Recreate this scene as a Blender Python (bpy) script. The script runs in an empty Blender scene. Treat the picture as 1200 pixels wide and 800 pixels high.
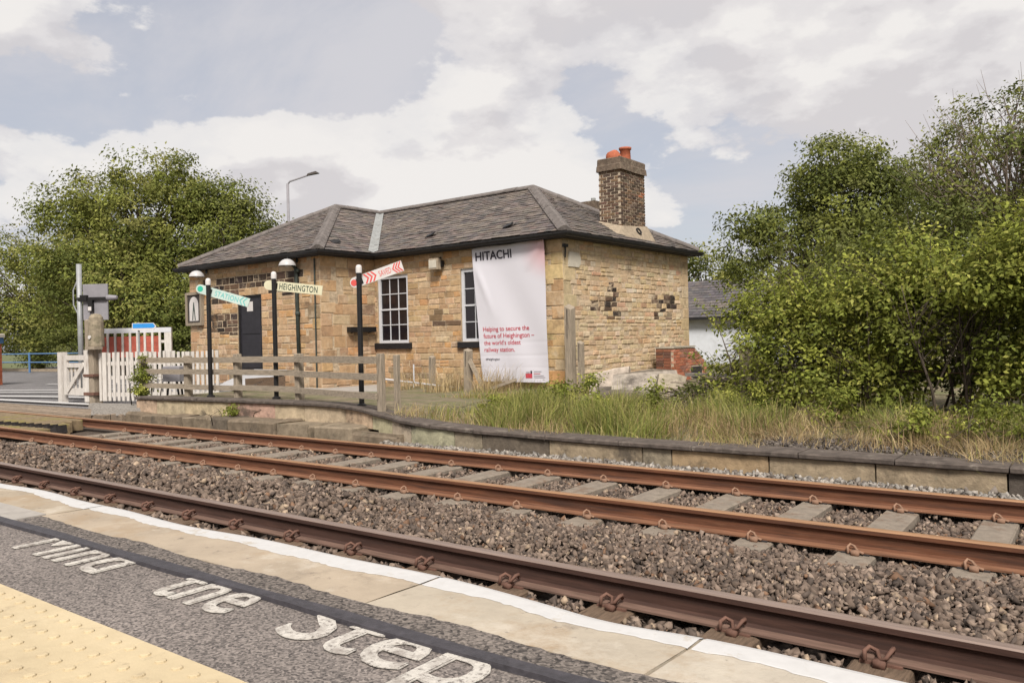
import bpy, math, random
import numpy as np
from mathutils import Matrix, Vector

rnd = random.Random(11)
rng = np.random.default_rng(7)
scene = bpy.context.scene
col = scene.collection

# ------------------------------------------------------------------ camera
CAM = (0.0, 0.0, 1.329)
YAW, PITCH, ROLL = -0.6426, -0.0041, -0.0221
fw = Vector((math.sin(YAW) * math.cos(PITCH), math.cos(YAW) * math.cos(PITCH), math.sin(PITCH)))
rt = Vector((math.cos(YAW), -math.sin(YAW), 0))
up = rt.cross(fw)
r2 = rt * math.cos(ROLL) + up * math.sin(ROLL)
u2 = r2.cross(fw)
cam_data = bpy.data.cameras.new('camera')
cam_data.lens = 28.08
cam_data.sensor_width = 36
cam_data.clip_start = 0.05
cam_data.clip_end = 3000
cam = bpy.data.objects.new('camera', cam_data)
m = Matrix((r2, u2, -fw)).transposed().to_4x4()
m.translation = Vector(CAM)
cam.matrix_world = m
col.objects.link(cam)
scene.camera = cam

# ------------------------------------------------------------------ world, sun, exposure
SUN_EL, SUN_AZ = math.radians(48), math.radians(140)    # azimuth clockwise from +Y
world = bpy.data.worlds.new('World')
scene.world = world
world.use_nodes = True
wn, wl = world.node_tree.nodes, world.node_tree.links
wn.clear()
def N(t, **kw):
    n = wn.new(t)
    for k, val in kw.items(): setattr(n, k, val)
    return n
out = N('ShaderNodeOutputWorld'); bg = N('ShaderNodeBackground'); wl.new(bg.outputs[0], out.inputs[0])
sky = N('ShaderNodeTexSky', sky_type='NISHITA', sun_disc=False)
sky.sun_elevation = SUN_EL; sky.sun_rotation = SUN_AZ
sky.air_density = 1.0; sky.dust_density = 1.5
tc = N('ShaderNodeTexCoord')
sep = N('ShaderNodeSeparateXYZ'); wl.new(tc.outputs['Generated'], sep.inputs[0])
def M(op, a, b=None, c=None):
    n = N('ShaderNodeMath', operation=op)
    for i, q in enumerate((a, b, c)):
        if q is None: continue
        if isinstance(q, (int, float)): n.inputs[i].default_value = q
        else: wl.new(q, n.inputs[i])
    return n.outputs[0]
SKX, SKY_ = 25.3, 16.7
# clouds: heaped cumulus over a thin veil, on a layer above the ground (direction divided by its height)
zc = M('ADD', M('MAXIMUM', sep.outputs[2], 0.0), 0.42)
cu, cv = M('DIVIDE', sep.outputs[0], zc), M('DIVIDE', sep.outputs[1], zc)
comb = N('ShaderNodeCombineXYZ'); wl.new(cu, comb.inputs[0]); wl.new(cv, comb.inputs[1]); wl.new(M('MULTIPLY', sep.outputs[2], 1.1), comb.inputs[2])
def noise(vec, scale, detail, rough=0.55, dist=0.0, off=(0, 0, 0), sc=(1, 1, 1)):
    mp = N('ShaderNodeMapping'); mp.inputs['Location'].default_value = off; mp.inputs['Scale'].default_value = sc; wl.new(vec, mp.inputs[0])
    n = N('ShaderNodeTexNoise'); n.inputs['Scale'].default_value = scale; n.inputs['Detail'].default_value = detail
    n.inputs['Roughness'].default_value = rough; n.inputs['Distortion'].default_value = dist
    wl.new(mp.outputs[0], n.inputs['Vector']); return n.outputs[0]
def ramp(fac, stops, interp='EASE'):
    r = N('ShaderNodeValToRGB'); r.color_ramp.interpolation = interp
    while len(r.color_ramp.elements) < len(stops): r.color_ramp.elements.new(0.5)
    for e, (p, c) in zip(r.color_ramp.elements, stops): e.position = p; e.color = c if len(c) == 4 else (*c, 1)
    wl.new(fac, r.inputs[0]); return r.outputs[0]
def mixc(f, a, b):
    n = N('ShaderNodeMix', data_type='RGBA')
    for i, q in ((0, f), (6, a), (7, b)):
        if isinstance(q, tuple): n.inputs[i].default_value = q if len(q) == 4 else (*q, 1)
        elif isinstance(q, (int, float)): n.inputs[i].default_value = q
        else: wl.new(q, n.inputs[i])
    return n.outputs[2]
CL = (SKX, SKY_, 0.0)
n1 = noise(comb.outputs[0], 2.1, 12, 0.57, 0.0, CL)
n2 = noise(comb.outputs[0], 2.1, 5, 0.5, 0.0, (CL[0] + 0.05, CL[1] - 0.07, CL[2] + 0.06))
n3 = noise(comb.outputs[0], 0.9, 3, 0.5, 0.0, (SKX * .5 + 2, 2.0, 0.0))
n4 = noise(comb.outputs[0], 1.4, 7, 0.6, 0.4, (1.0, 5.0, 0.0), (0.5, 1.2, 2.2))
dens = M('ADD', M('ADD', M('MULTIPLY', n1, 0.75), M('MULTIPLY', n3, 0.55)), -0.15)
cover = ramp(dens, [(0.40, (0, 0, 0)), (0.425, (0.8,) * 3), (0.49, (1, 1, 1))])
veil = ramp(n4, [(0.34, (0.62,) * 3), (0.62, (0.95,) * 3)])
rel = M('ADD', M('MULTIPLY', M('SUBTRACT', n1, n2), 4.6), M('ADD', M('MULTIPLY', n3, -0.5), 0.74))    # the sides of the heaps turned to the light are whiter
cloud = ramp(rel, [(0.26, (6.1, 5.85, 5.95)), (0.48, (7.0, 6.75, 6.75)), (0.70, (7.9, 7.65, 7.45))])
hazy = mixc(veil, sky.outputs[0], (6.0, 5.9, 6.2))
final = mixc(cover, hazy, cloud)
wl.new(final, bg.inputs[0])
bg.inputs[1].default_value = 0.05

sd = bpy.data.lights.new('sun', 'SUN'); sd.energy = 2.6; sd.angle = math.radians(18); sd.color = (1.0, 0.95, 0.87)
sun = bpy.data.objects.new('sun', sd); col.objects.link(sun)
to_sun = Vector((math.sin(SUN_AZ) * math.cos(SUN_EL), math.cos(SUN_AZ) * math.cos(SUN_EL), math.sin(SUN_EL)))
sun.rotation_euler = to_sun.to_track_quat('Z', 'Y').to_euler()
sun.location = (0, 0, 40)
vs = scene.view_settings
vs.view_transform = 'Standard'; vs.look = 'None'; vs.exposure = 1.15; vs.gamma = 1.0; vs.use_curve_mapping = False
scene.cycles.max_bounces = 6; scene.cycles.diffuse_bounces = 3; scene.cycles.glossy_bounces = 2
scene.cycles.transmission_bounces = 3; scene.cycles.transparent_max_bounces = 4
scene.cycles.use_denoising = True
scene.cycles.use_adaptive_sampling = True; scene.cycles.adaptive_threshold = 0.02

# ------------------------------------------------------------------ materials
def mat(name, base=(0.5, 0.5, 0.5), rough=0.8, attr=False, scale=8.0, var=0.25, tint=None, bump=0.0, bscale=None, metal=0.0,
        spec=0.3, spots=None, spot_scale=2.0, spot_lo=0.55, spot_hi=0.65, detail=6, stretch=None, trans=0.0, coat=0.0):
    """procedural surface: base (or the piece's own colour) varied by noise, with stains that have a shape of their own"""
    mt = bpy.data.materials.new(name); mt.use_nodes = True
    nt = mt.node_tree; ns, ls = nt.nodes, nt.links
    b = ns['Principled BSDF']
    b.inputs['Roughness'].default_value = rough; b.inputs['Metallic'].default_value = metal
    b.inputs['Specular IOR Level'].default_value = spec
    if coat: b.inputs['Coat Weight'].default_value = coat
    t = ns.new('ShaderNodeTexCoord'); vec = t.outputs['Object']
    if stretch:
        mp = ns.new('ShaderNodeMapping'); mp.inputs['Scale'].default_value = stretch; ls.new(vec, mp.inputs[0]); vec = mp.outputs[0]
    if attr:
        a = ns.new('ShaderNodeAttribute'); a.attribute_name = 'col'; c = a.outputs['Color']
    else:
        rg = ns.new('ShaderNodeRGB'); rg.outputs[0].default_value = (*base, 1); c = rg.outputs[0]
    nz = ns.new('ShaderNodeTexNoise'); nz.inputs['Scale'].default_value = scale; nz.inputs['Detail'].default_value = detail; nz.inputs['Roughness'].default_value = 0.65
    ls.new(vec, nz.inputs['Vector'])
    if var:
        mr = ns.new('ShaderNodeMapRange'); mr.inputs[1].default_value = 0.3; mr.inputs[2].default_value = 0.7
        mr.inputs[3].default_value = 1 - var; mr.inputs[4].default_value = 1 + var; ls.new(nz.outputs[0], mr.inputs[0])
        mx = ns.new('ShaderNodeVectorMath'); mx.operation = 'SCALE'; ls.new(c, mx.inputs[0]); ls.new(mr.outputs[0], mx.inputs['Scale']); c = mx.outputs[0]
    for i, (sc_, ss, lo, hi) in enumerate([(spots, spot_scale, spot_lo, spot_hi)] if spots and not isinstance(spots, list) else (spots or [])):
        n2_ = ns.new('ShaderNodeTexNoise'); n2_.inputs['Scale'].default_value = ss; n2_.inputs['Detail'].default_value = 8; n2_.inputs['Roughness'].default_value = 0.7
        mo = ns.new('ShaderNodeMapping'); mo.inputs['Location'].default_value = (3.7 * (i + 1), 1.3 * i, 5.1); ls.new(vec, mo.inputs[0]); ls.new(mo.outputs[0], n2_.inputs['Vector'])
        m2 = ns.new('ShaderNodeMapRange'); m2.inputs[1].default_value = lo; m2.inputs[2].default_value = hi; ls.new(n2_.outputs[0], m2.inputs[0])
        if len(sc_) == 4: m2.inputs[4].default_value = sc_[3]
        mi = ns.new('ShaderNodeMix'); mi.data_type = 'RGBA'; ls.new(m2.outputs[0], mi.inputs[0]); ls.new(c, mi.inputs[6]); mi.inputs[7].default_value = (*sc_[:3], 1); c = mi.outputs[2]
    ls.new(c, b.inputs['Base Color'])
    if bump:
        bz = ns.new('ShaderNodeTexNoise'); bz.inputs['Scale'].default_value = bscale or scale; bz.inputs['Detail'].default_value = 8; bz.inputs['Roughness'].default_value = 0.7
        ls.new(vec, bz.inputs['Vector'])
        bp = ns.new('ShaderNodeBump'); bp.inputs['Strength'].default_value = 1.0; bp.inputs['Distance'].default_value = bump
        ls.new(bz.outputs[0], bp.inputs['Height']); ls.new(bp.outputs[0], b.inputs['Normal'])
    if trans:
        tr = ns.new('ShaderNodeBsdfTranslucent'); ls.new(c, tr.inputs[0])
        ms = ns.new('ShaderNodeMixShader'); ms.inputs[0].default_value = trans
        o_ = ns['Material Output']; ls.new(b.outputs[0], ms.inputs[1]); ls.new(tr.outputs[0], ms.inputs[2]); ls.new(ms.outputs[0], o_.inputs[0])
    return mt

MT = {}
MT['stone'] = mat('sandstone', attr=True, rough=0.92, scale=9, var=0.22, bump=0.012, bscale=26, spec=0.15,
                  spots=[((0.10, 0.073, 0.054, 0.75), 1.7, 0.55, 0.70), ((0.50, 0.41, 0.30, 0.65), 3.0, 0.54, 0.70), ((0.40, 0.24, 0.12, 0.5), 1.3, 0.56, 0.68)])
MT['mortar'] = mat('mortar', (0.43, 0.34, 0.24), rough=0.95, scale=14, var=0.3, bump=0.02, bscale=30, spec=0.1,
                   spots=[((0.16, 0.12, 0.085, 0.7), 3.0, 0.56, 0.7)])
MT['brick'] = mat('brick', attr=True, rough=0.92, scale=30, var=0.3, bump=0.006, bscale=60, spec=0.15)
MT['brick_mortar'] = mat('brick_mortar', (0.40, 0.33, 0.25), rough=0.95, scale=25, var=0.25, bump=0.01, bscale=50, spec=0.1)
MT['slate'] = mat('slate', attr=True, rough=0.72, scale=7, var=0.3, bump=0.004, bscale=40, spec=0.3,
                  spots=[((0.21, 0.185, 0.15, 0.6), 5.5, 0.57, 0.68), ((0.19, 0.155, 0.125, 0.6), 1.1, 0.52, 0.64)])
MT['ridge'] = mat('ridge_stone', (0.125, 0.108, 0.10), rough=0.85, scale=7, var=0.35, bump=0.006, bscale=40)
MT['lead'] = mat('lead', (0.25, 0.255, 0.25), rough=0.55, scale=6, var=0.22, metal=0.1, spots=((0.2, 0.19, 0.17, 0.6)), spot_scale=4)
MT['gutter'] = mat('gutter_black', (0.018, 0.017, 0.018), rough=0.5, scale=10, var=0.4)
MT['soffit'] = mat('soffit_timber', (0.05, 0.042, 0.038), rough=0.8, scale=8, var=0.3)
MT['white_paint'] = mat('white_paint', (0.50, 0.50, 0.525), rough=0.55, scale=12, var=0.08, spots=((0.35, 0.31, 0.27, 0.6)), spot_scale=7, spot_lo=0.62, spot_hi=0.75)
MT['worn_white'] = mat('worn_white_timber', (0.50, 0.465, 0.43), rough=0.8, scale=6, var=0.15, stretch=(4, 4, 0.8), bump=0.003, bscale=30,
                       spots=[((0.26, 0.21, 0.17, 0.75), 3.0, 0.56, 0.68), ((0.30, 0.26, 0.16, 0.5), 9.0, 0.6, 0.7)])
MT['pane'] = mat('dark_glass', (0.012, 0.009, 0.011), rough=0.12, scale=3, var=0.3, spec=0.45)
MT['black_sill'] = mat('black_sill', (0.012, 0.011, 0.012), rough=0.6, scale=15, var=0.4, bump=0.004)
MT['door'] = mat('door_charcoal', (0.020, 0.019, 0.024), rough=0.5, scale=5, var=0.3)
MT['black_metal'] = mat('black_metal', (0.012, 0.011, 0.011), rough=0.42, scale=20, var=0.3)
MT['pipe'] = mat('downpipe_iron', (0.035, 0.042, 0.036), rough=0.6, scale=9, var=0.4)
MT['terracotta'] = mat('terracotta', (0.33, 0.095, 0.048), rough=0.8, scale=14, var=0.22, spots=((0.12, 0.06, 0.04, 0.6)), spot_scale=8)
MT['render'] = mat('cream_render', (0.28, 0.225, 0.165), rough=0.95, scale=9, var=0.25, bump=0.01, bscale=25, spots=((0.16, 0.12, 0.09, 0.7)), spot_scale=4)
MT['pale_patch'] = mat('pale_patch', (0.46, 0.42, 0.35), rough=0.9, scale=8, var=0.12)
MT['capstone'] = mat('capstone', (0.125, 0.092, 0.068), rough=0.92, scale=10, var=0.4, bump=0.01, bscale=25, spots=((0.26, 0.22, 0.16, 0.7)), spot_scale=6)
MT['banner'] = mat('banner_vinyl', (0.66, 0.645, 0.70), rough=0.42, scale=2, var=0.03, spec=0.4)
MT['banner_pink'] = mat('banner_pink', (0.70, 0.40, 0.42), rough=0.42, scale=2, var=0.03)
MT['ink_black'] = mat('ink_black', (0.02, 0.015, 0.025), rough=0.5, var=0)
MT['ink_red'] = mat('ink_red', (0.42, 0.05, 0.07), rough=0.5, var=0)
MT['ink_grey'] = mat('ink_grey', (0.3, 0.27, 0.3), rough=0.5, var=0)
MT['arm_white'] = mat('arm_white', (0.52, 0.49, 0.475), rough=0.5, scale=6, var=0.06)
MT['arm_mint'] = mat('arm_mint', (0.44, 0.53, 0.49), rough=0.5, scale=6, var=0.06)
MT['arm_cream'] = mat('arm_cream', (0.54, 0.51, 0.36), rough=0.5, scale=6, var=0.06)
MT['sign_green'] = mat('sign_green', (0.04, 0.36, 0.26), rough=0.5, var=0)
MT['sign_teal'] = mat('sign_teal', (0.14, 0.42, 0.40), rough=0.5, var=0)
MT['sign_red'] = mat('sign_red', (0.55, 0.08, 0.07), rough=0.5, var=0)
MT['sign_dark'] = mat('sign_dark', (0.03, 0.05, 0.04), rough=0.5, var=0)
MT['old_wood'] = mat('weathered_wood', (0.26, 0.215, 0.165), rough=0.9, scale=6, var=0.3, stretch=(1, 9, 9), bump=0.006, bscale=20, spots=((0.12, 0.10, 0.07, 0.6)), spot_scale=2.5)
MT['old_wood_v'] = mat('weathered_wood_upright', (0.255, 0.21, 0.16), rough=0.9, scale=6, var=0.35, stretch=(9, 9, 0.8), bump=0.006, bscale=20, spots=((0.11, 0.09, 0.065, 0.6)), spot_scale=2.5)
MT['rail'] = mat('rail_rust', (0.115, 0.046, 0.024), rough=0.85, scale=7, var=0.35, stretch=(0.5, 6, 9), bump=0.002, bscale=60, spots=[((0.042, 0.022, 0.017, 0.8), 2.2, 0.46, 0.66), ((0.17, 0.085, 0.05, 0.6), 5, 0.56, 0.68)])
MT['rail_dark'] = mat('rail_rust_dark', (0.056, 0.028, 0.021), rough=0.85, scale=7, var=0.35, stretch=(0.5, 6, 9), bump=0.002, bscale=60, spots=((0.035, 0.02, 0.017, 0.7)), spot_scale=3, spot_lo=0.45, spot_hi=0.7)
MT['rail_foot'] = mat('rail_foot', (0.17, 0.08, 0.045), rough=0.9, scale=6, var=0.3, stretch=(0.6, 6, 6), spots=((0.08, 0.045, 0.03, 0.6)), spot_scale=3)  # foot tops paler: dust, plus skylight the web misses, put into the colour
MT['rail_foot_dull'] = mat('rail_foot_dull', (0.125, 0.076, 0.058), rough=0.9, scale=6, var=0.3, stretch=(0.6, 6, 6), spots=((0.065, 0.04, 0.03, 0.6)), spot_scale=3)  # same for the dark track: dust and skylight both in the colour
MT['rail_head'] = mat('rail_head', (0.30, 0.165, 0.085), rough=0.5, scale=3, var=0.25, stretch=(0.4, 12, 12), metal=0.25, spec=0.5, spots=((0.16, 0.07, 0.04, 0.7)), spot_scale=5)
MT['rail_head_dull'] = mat('rail_head_dull', (0.25, 0.185, 0.155), rough=0.42, scale=3, var=0.22, stretch=(0.4, 12, 12), metal=0.4, spec=0.5, spots=((0.15, 0.09, 0.07, 0.7)), spot_scale=5)
MT['clip'] = mat('clip_rust', (0.23, 0.135, 0.09), rough=0.8, scale=20, var=0.3)
MT['clip_dark'] = mat('clip_rust_dark', (0.12, 0.062, 0.045), rough=0.8, scale=20, var=0.3)
MT['concrete'] = mat('sleeper_concrete', (0.195, 0.162, 0.13), rough=0.92, scale=12, var=0.25, bump=0.006, bscale=50, spots=((0.14, 0.085, 0.055, 0.7)), spot_scale=3.5)
MT['sleeper_wood'] = mat('sleeper_timber', (0.13, 0.088, 0.06), rough=0.9, scale=8, var=0.4, stretch=(8, 1, 8), bump=0.008, bscale=20)
MT['ballast'] = mat('ballast_stone', attr=True, rough=0.92, scale=40, var=0.25, spec=0.2)
MT['ballast_bed'] = mat('ballast_bed', (0.085, 0.064, 0.05), rough=0.95, scale=35, var=0.6, bump=0.03, bscale=40)
MT['coping'] = mat('coping_stone', attr=True, rough=0.85, scale=5, var=0.14, bump=0.003, bscale=45, spec=0.25,
                   spots=[((0.27, 0.19, 0.115, 0.75), 1.9, 0.52, 0.64), ((0.15, 0.12, 0.095, 0.6), 6.0, 0.56, 0.70), ((0.46, 0.41, 0.345, 0.7), 2.6, 0.54, 0.64), ((0.09, 0.075, 0.065, 0.6), 22.0, 0.62, 0.70)])
MT['paint_line'] = mat('white_line', (0.45, 0.44, 0.435), rough=0.65, scale=20, var=0.06, spots=[((0.36, 0.31, 0.25, 0.85), 9.0, 0.60, 0.68), ((0.38, 0.35, 0.31, 0.6), 30.0, 0.58, 0.70)])
MT['letter'] = mat('letter_paint', (0.47, 0.44, 0.40), rough=0.8, scale=60, var=0.12, bump=0.003, bscale=120, spots=[((0.15, 0.13, 0.118, 0.95), 85, 0.53, 0.62), ((0.22, 0.19, 0.17, 0.75), 14, 0.50, 0.64)])
MT['tactile'] = mat('tactile_yellow', (0.45, 0.365, 0.235), rough=0.85, scale=4, var=0.12, bump=0.0015, bscale=90, spots=[((0.33, 0.255, 0.165, 0.55), 2.6, 0.52, 0.68), ((0.22, 0.175, 0.12, 0.5), 14.0, 0.60, 0.70), ((0.58, 0.49, 0.34, 0.5), 1.2, 0.5, 0.65)])
def asphalt(name, lo, hi, scale):
    mt = bpy.data.materials.new(name); mt.use_nodes = True; ns, ls = mt.node_tree.nodes, mt.node_tree.links
    b = ns['Principled BSDF']; b.inputs['Roughness'].default_value = 0.85; b.inputs['Specular IOR Level'].default_value = 0.25
    t = ns.new('ShaderNodeTexCoord'); v_ = ns.new('ShaderNodeTexVoronoi'); v_.inputs['Scale'].default_value = scale; ls.new(t.outputs['Object'], v_.inputs['Vector'])
    n_ = ns.new('ShaderNodeTexNoise'); n_.inputs['Scale'].default_value = scale * 0.45; n_.inputs['Detail'].default_value = 5; ls.new(t.outputs['Object'], n_.inputs['Vector'])
    n3_ = ns.new('ShaderNodeTexNoise'); n3_.inputs['Scale'].default_value = 1.6; n3_.inputs['Detail'].default_value = 5; ls.new(t.outputs['Object'], n3_.inputs['Vector'])
    sx = ns.new('ShaderNodeSeparateColor'); ls.new(v_.outputs['Color'], sx.inputs[0])
    ad = ns.new('ShaderNodeMath'); ad.operation = 'MULTIPLY_ADD'; ls.new(sx.outputs[0], ad.inputs[0]); ad.inputs[1].default_value = 0.55; 
    mm = ns.new('ShaderNodeMath'); mm.operation = 'MULTIPLY'; ls.new(n_.outputs[0], mm.inputs[0]); mm.inputs[1].default_value = 0.6; ls.new(mm.outputs[0], ad.inputs[2])
    rp = ns.new('ShaderNodeValToRGB'); rp.color_ramp.elements[0].color = (*lo, 1); rp.color_ramp.elements[1].color = (*hi, 1)
    rp.color_ramp.elements[0].position = 0.28; rp.color_ramp.elements[1].position = 0.86; ls.new(ad.outputs[0], rp.inputs[0])
    sc_ = ns.new('ShaderNodeMapRange'); sc_.inputs[1].default_value = 0.3; sc_.inputs[2].default_value = 0.7; sc_.inputs[3].default_value = 0.82; sc_.inputs[4].default_value = 1.18; ls.new(n3_.outputs[0], sc_.inputs[0])
    vm = ns.new('ShaderNodeVectorMath'); vm.operation = 'SCALE'; ls.new(rp.outputs[0], vm.inputs[0]); ls.new(sc_.outputs[0], vm.inputs['Scale'])
    ls.new(vm.outputs[0], b.inputs['Base Color'])
    bp = ns.new('ShaderNodeBump'); bp.inputs['Distance'].default_value = 0.6 / scale; ls.new(ad.outputs[0], bp.inputs['Height']); ls.new(bp.outputs[0], b.inputs['Normal'])
    return mt
MT['asphalt'] = asphalt('platform_asphalt', (0.055, 0.048, 0.046), (0.25, 0.215, 0.195), 190)
MT['asphalt_dark'] = asphalt('asphalt_strip', (0.030, 0.026, 0.025), (0.20, 0.17, 0.15), 150)
MT['tar'] = mat('tar_seal', (0.045, 0.041, 0.047), rough=0.55, scale=30, var=0.35, bump=0.003, bscale=60)
MT['road'] = asphalt('road_asphalt', (0.10, 0.095, 0.098), (0.20, 0.19, 0.19), 60)
MT['pad'] = mat('pale_concrete', (0.30, 0.275, 0.25), rough=0.9, scale=6, var=0.2, bump=0.004, bscale=40)
MT['soil'] = mat('yard_soil', (0.17, 0.135, 0.09), rough=0.95, scale=5, var=0.4, bump=0.03, bscale=12, spots=((0.10, 0.115, 0.04, 0.7)), spot_scale=1.5, spot_lo=0.45, spot_hi=0.6)
MT['field'] = mat('field', (0.10, 0.11, 0.045), rough=0.95, scale=0.6, var=0.4)
MT['edge_stone'] = mat('edge_stone', attr=True, rough=0.92, scale=7, var=0.35, bump=0.012, bscale=22, spec=0.15,
                       spots=[((0.06, 0.05, 0.042, 0.8), 2.4, 0.53, 0.66), ((0.20, 0.19, 0.14, 0.5), 6.0, 0.6, 0.7)])
MT['coping_dark'] = mat('dark_coping', (0.085, 0.068, 0.058), rough=0.9, scale=9, var=0.45, bump=0.008, bscale=30, spots=((0.22, 0.19, 0.16, 0.7)), spot_scale=5, spot_lo=0.56, spot_hi=0.68)
MT['deck'] = mat('deck_timber', (0.20, 0.155, 0.115), rough=0.9, scale=5, var=0.4, stretch=(0.7, 8, 8), bump=0.01, bscale=15)
MT['moss_deck'] = mat('mossy_panel', (0.17, 0.125, 0.075), rough=0.95, scale=8, var=0.4, bump=0.015, bscale=20, spots=((0.17, 0.145, 0.04, 0.8)), spot_scale=2, spot_lo=0.5, spot_hi=0.62)
MT['rubber'] = mat('dark_deck_edge', (0.03, 0.026, 0.026), rough=0.9, scale=10, var=0.4)
MT['leaf'] = mat('leaf', attr=True, rough=0.6, scale=3, var=0.1, spec=0.15, trans=0.35)
MT['grass'] = mat('grass_blade', attr=True, rough=0.75, scale=3, var=0.1, spec=0.2, trans=0.3)
MT['bark'] = mat('bark', (0.085, 0.066, 0.05), rough=0.95, scale=10, var=0.4, stretch=(5, 5, 1), bump=0.02, bscale=12)
MT['twig'] = mat('twig', (0.21, 0.165, 0.135), rough=0.95, scale=10, var=0.3)
MT['grey_paint'] = mat('grey_paint', (0.21, 0.20, 0.215), rough=0.6, scale=4, var=0.12)
MT['galv'] = mat('galvanised', (0.27, 0.275, 0.28), rough=0.5, scale=7, var=0.15, metal=0.2)
MT['blue_paint'] = mat('blue_paint', (0.08, 0.16, 0.30), rough=0.5, scale=9, var=0.2)
MT['sign_blue'] = mat('sign_blue', (0.03, 0.22, 0.55), rough=0.4, scale=6, var=0.08)
MT['red_paint'] = mat('faded_red', (0.32, 0.075, 0.05), rough=0.7, scale=8, var=0.3)
MT['concrete_post'] = mat('concrete_post', (0.24, 0.20, 0.145), rough=0.95, scale=10, var=0.35, bump=0.008, bscale=30, spots=((0.10, 0.095, 0.055, 0.7)), spot_scale=3)
MT['whitewash'] = mat('whitewash', (0.56, 0.58, 0.62), rough=0.8, scale=3, var=0.1, spots=((0.36, 0.36, 0.35, 0.6)), spot_scale=1.2, spot_lo=0.52, spot_hi=0.7)
MT['alu'] = mat('pale_sheet', (0.36, 0.36, 0.375), rough=0.45, scale=3, var=0.12)
MT['lamp_glass'] = mat('opal_shade', (0.42, 0.405, 0.405), rough=0.35, scale=6, var=0.06)
MT['plank_grey'] = mat('grey_plank', (0.23, 0.21, 0.19), rough=0.9, scale=6, var=0.35, stretch=(1, 9, 9), bump=0.006, bscale=16)

# ------------------------------------------------------------------ mesh helpers
class MB:
    """collects shapes; build() links them as one mesh object"""
    def __init__(s): s.v = []; s.f = []; s.mi = []; s.c = []; s.mats = []
    def _m(s, m_):
        if m_ not in s.mats: s.mats.append(m_)
        return s.mats.index(m_)
    def add(s, vs_, fs, m_, c=(1, 1, 1)):
        o = len(s.v); i = s._m(m_); s.v += [tuple(p) for p in vs_]; s.c += [c] * len(vs_)
        for f in fs: s.f.append([o + k for k in f]); s.mi.append(i)
    def box(s, x0, x1, y0, y1, z0, z1, m_, c=(1, 1, 1), j=0.0):
        p = [(x, y, z) for z in (z0, z1) for y in (y0, y1) for x in (x0, x1)]
        if j: p = [(a + rnd.uniform(-j, j), b + rnd.uniform(-j, j), d + rnd.uniform(-j, j)) for a, b, d in p]
        s.add(p, BOXF, m_, c)
    def obox(s, cen, ax, ay, az, m_, c=(1, 1, 1)):
        cen, ax, ay, az = map(Vector, (cen, ax, ay, az))
        p = [cen + ax * i + ay * j + az * k for k in (-1, 1) for j in (-1, 1) for i in (-1, 1)]
        s.add(p, BOXF, m_, c)
    def bevbox(s, x0, x1, y0, y1, z0, z1, m_, b=0.01, c=(1, 1, 1), j=0.0):
        """box with chamfered vertical and top edges"""
        p = []
        for (z, q) in ((z0, 0), (z1 - b, 0), (z1, b)):
            p += [(x0 + q + b - b * (q > 0), y0 + q, z), (x1 - q - b + b * (q > 0), y0 + q, z), (x1 - q, y0 + q + b - b * (q > 0), z), (x1 - q, y1 - q - b + b * (q > 0), z),
                  (x1 - q - b + b * (q > 0), y1 - q, z), (x0 + q + b - b * (q > 0), y1 - q, z), (x0 + q, y1 - q - b + b * (q > 0), z), (x0 + q, y0 + q + b - b * (q > 0), z)]
        if j: p = [(a + rnd.uniform(-j, j), b_ + rnd.uniform(-j, j), d + rnd.uniform(-j, j)) for a, b_, d in p]
        f = [[7, 6, 5, 4, 3, 2, 1, 0], [16 + i for i in range(8)]]
        for r in (0, 8): f += [[r + i, r + (i + 1) % 8, r + 8 + (i + 1) % 8, r + 8 + i] for i in range(8)]
        s.add(p, f, m_, c)
    def tube(s, pts, rad, m_, n=8, c=(1, 1, 1), cap=True):
        pts = [Vector(p) for p in pts]
        if not isinstance(rad, (list, tuple)): rad = [rad] * len(pts)
        vs_, fs = [], []
        a = Vector((0, 0, 1)) if abs((pts[-1] - pts[0]).normalized().z) < 0.9 else Vector((1, 0, 0))
        for i, p in enumerate(pts):
            d = (pts[min(i + 1, len(pts) - 1)] - pts[max(i - 1, 0)]).normalized()
            x = d.cross(a).normalized(); y = d.cross(x)
            vs_ += [p + (x * math.cos(t) + y * math.sin(t)) * rad[i] for t in [2 * math.pi * k / n for k in range(n)]]
        for i in range(len(pts) - 1):
            for k in range(n): fs.append([i * n + k, i * n + (k + 1) % n, (i + 1) * n + (k + 1) % n, (i + 1) * n + k])
        if cap: fs.append(list(range(n))[::-1]); fs.append([(len(pts) - 1) * n + k for k in range(n)])
        s.add(vs_, fs, m_, c)
    def lathe(s, prof, m_, cen=(0, 0, 0), n=16, axis=None):
        q = (Vector(axis).normalized()).to_track_quat('Z', 'Y') if axis else None
        vs_, fs = [], []
        for r, z in prof:
            for k in range(n):
                p = Vector((r * math.cos(2 * math.pi * k / n), r * math.sin(2 * math.pi * k / n), z))
                vs_.append(Vector(cen) + (q @ p if q else p))
        for i in range(len(prof) - 1):
            for k in range(n): fs.append([i * n + k, i * n + (k + 1) % n, (i + 1) * n + (k + 1) % n, (i + 1) * n + k])
        s.add(vs_, fs, m_)
    def build(s, name, parent=None, smooth=False, **props):
        me = bpy.data.meshes.new(name); me.from_pydata(s.v, [], s.f)
        for m_ in s.mats: me.materials.append(MT[m_])
        me.polygons.foreach_set('material_index', s.mi)
        if smooth: me.polygons.foreach_set('use_smooth', [True] * len(s.f))
        a = me.attributes.new('col', 'FLOAT_COLOR', 'POINT')
        a.data.foreach_set('color', np.array([(*c, 1) for c in s.c], dtype=np.float32).ravel())
        me.update()
        return link(name, me, parent, **props)
BOXF = [[0, 2, 3, 1], [4, 5, 7, 6], [0, 1, 5, 4], [2, 6, 7, 3], [0, 4, 6, 2], [1, 3, 7, 5]]
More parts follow.
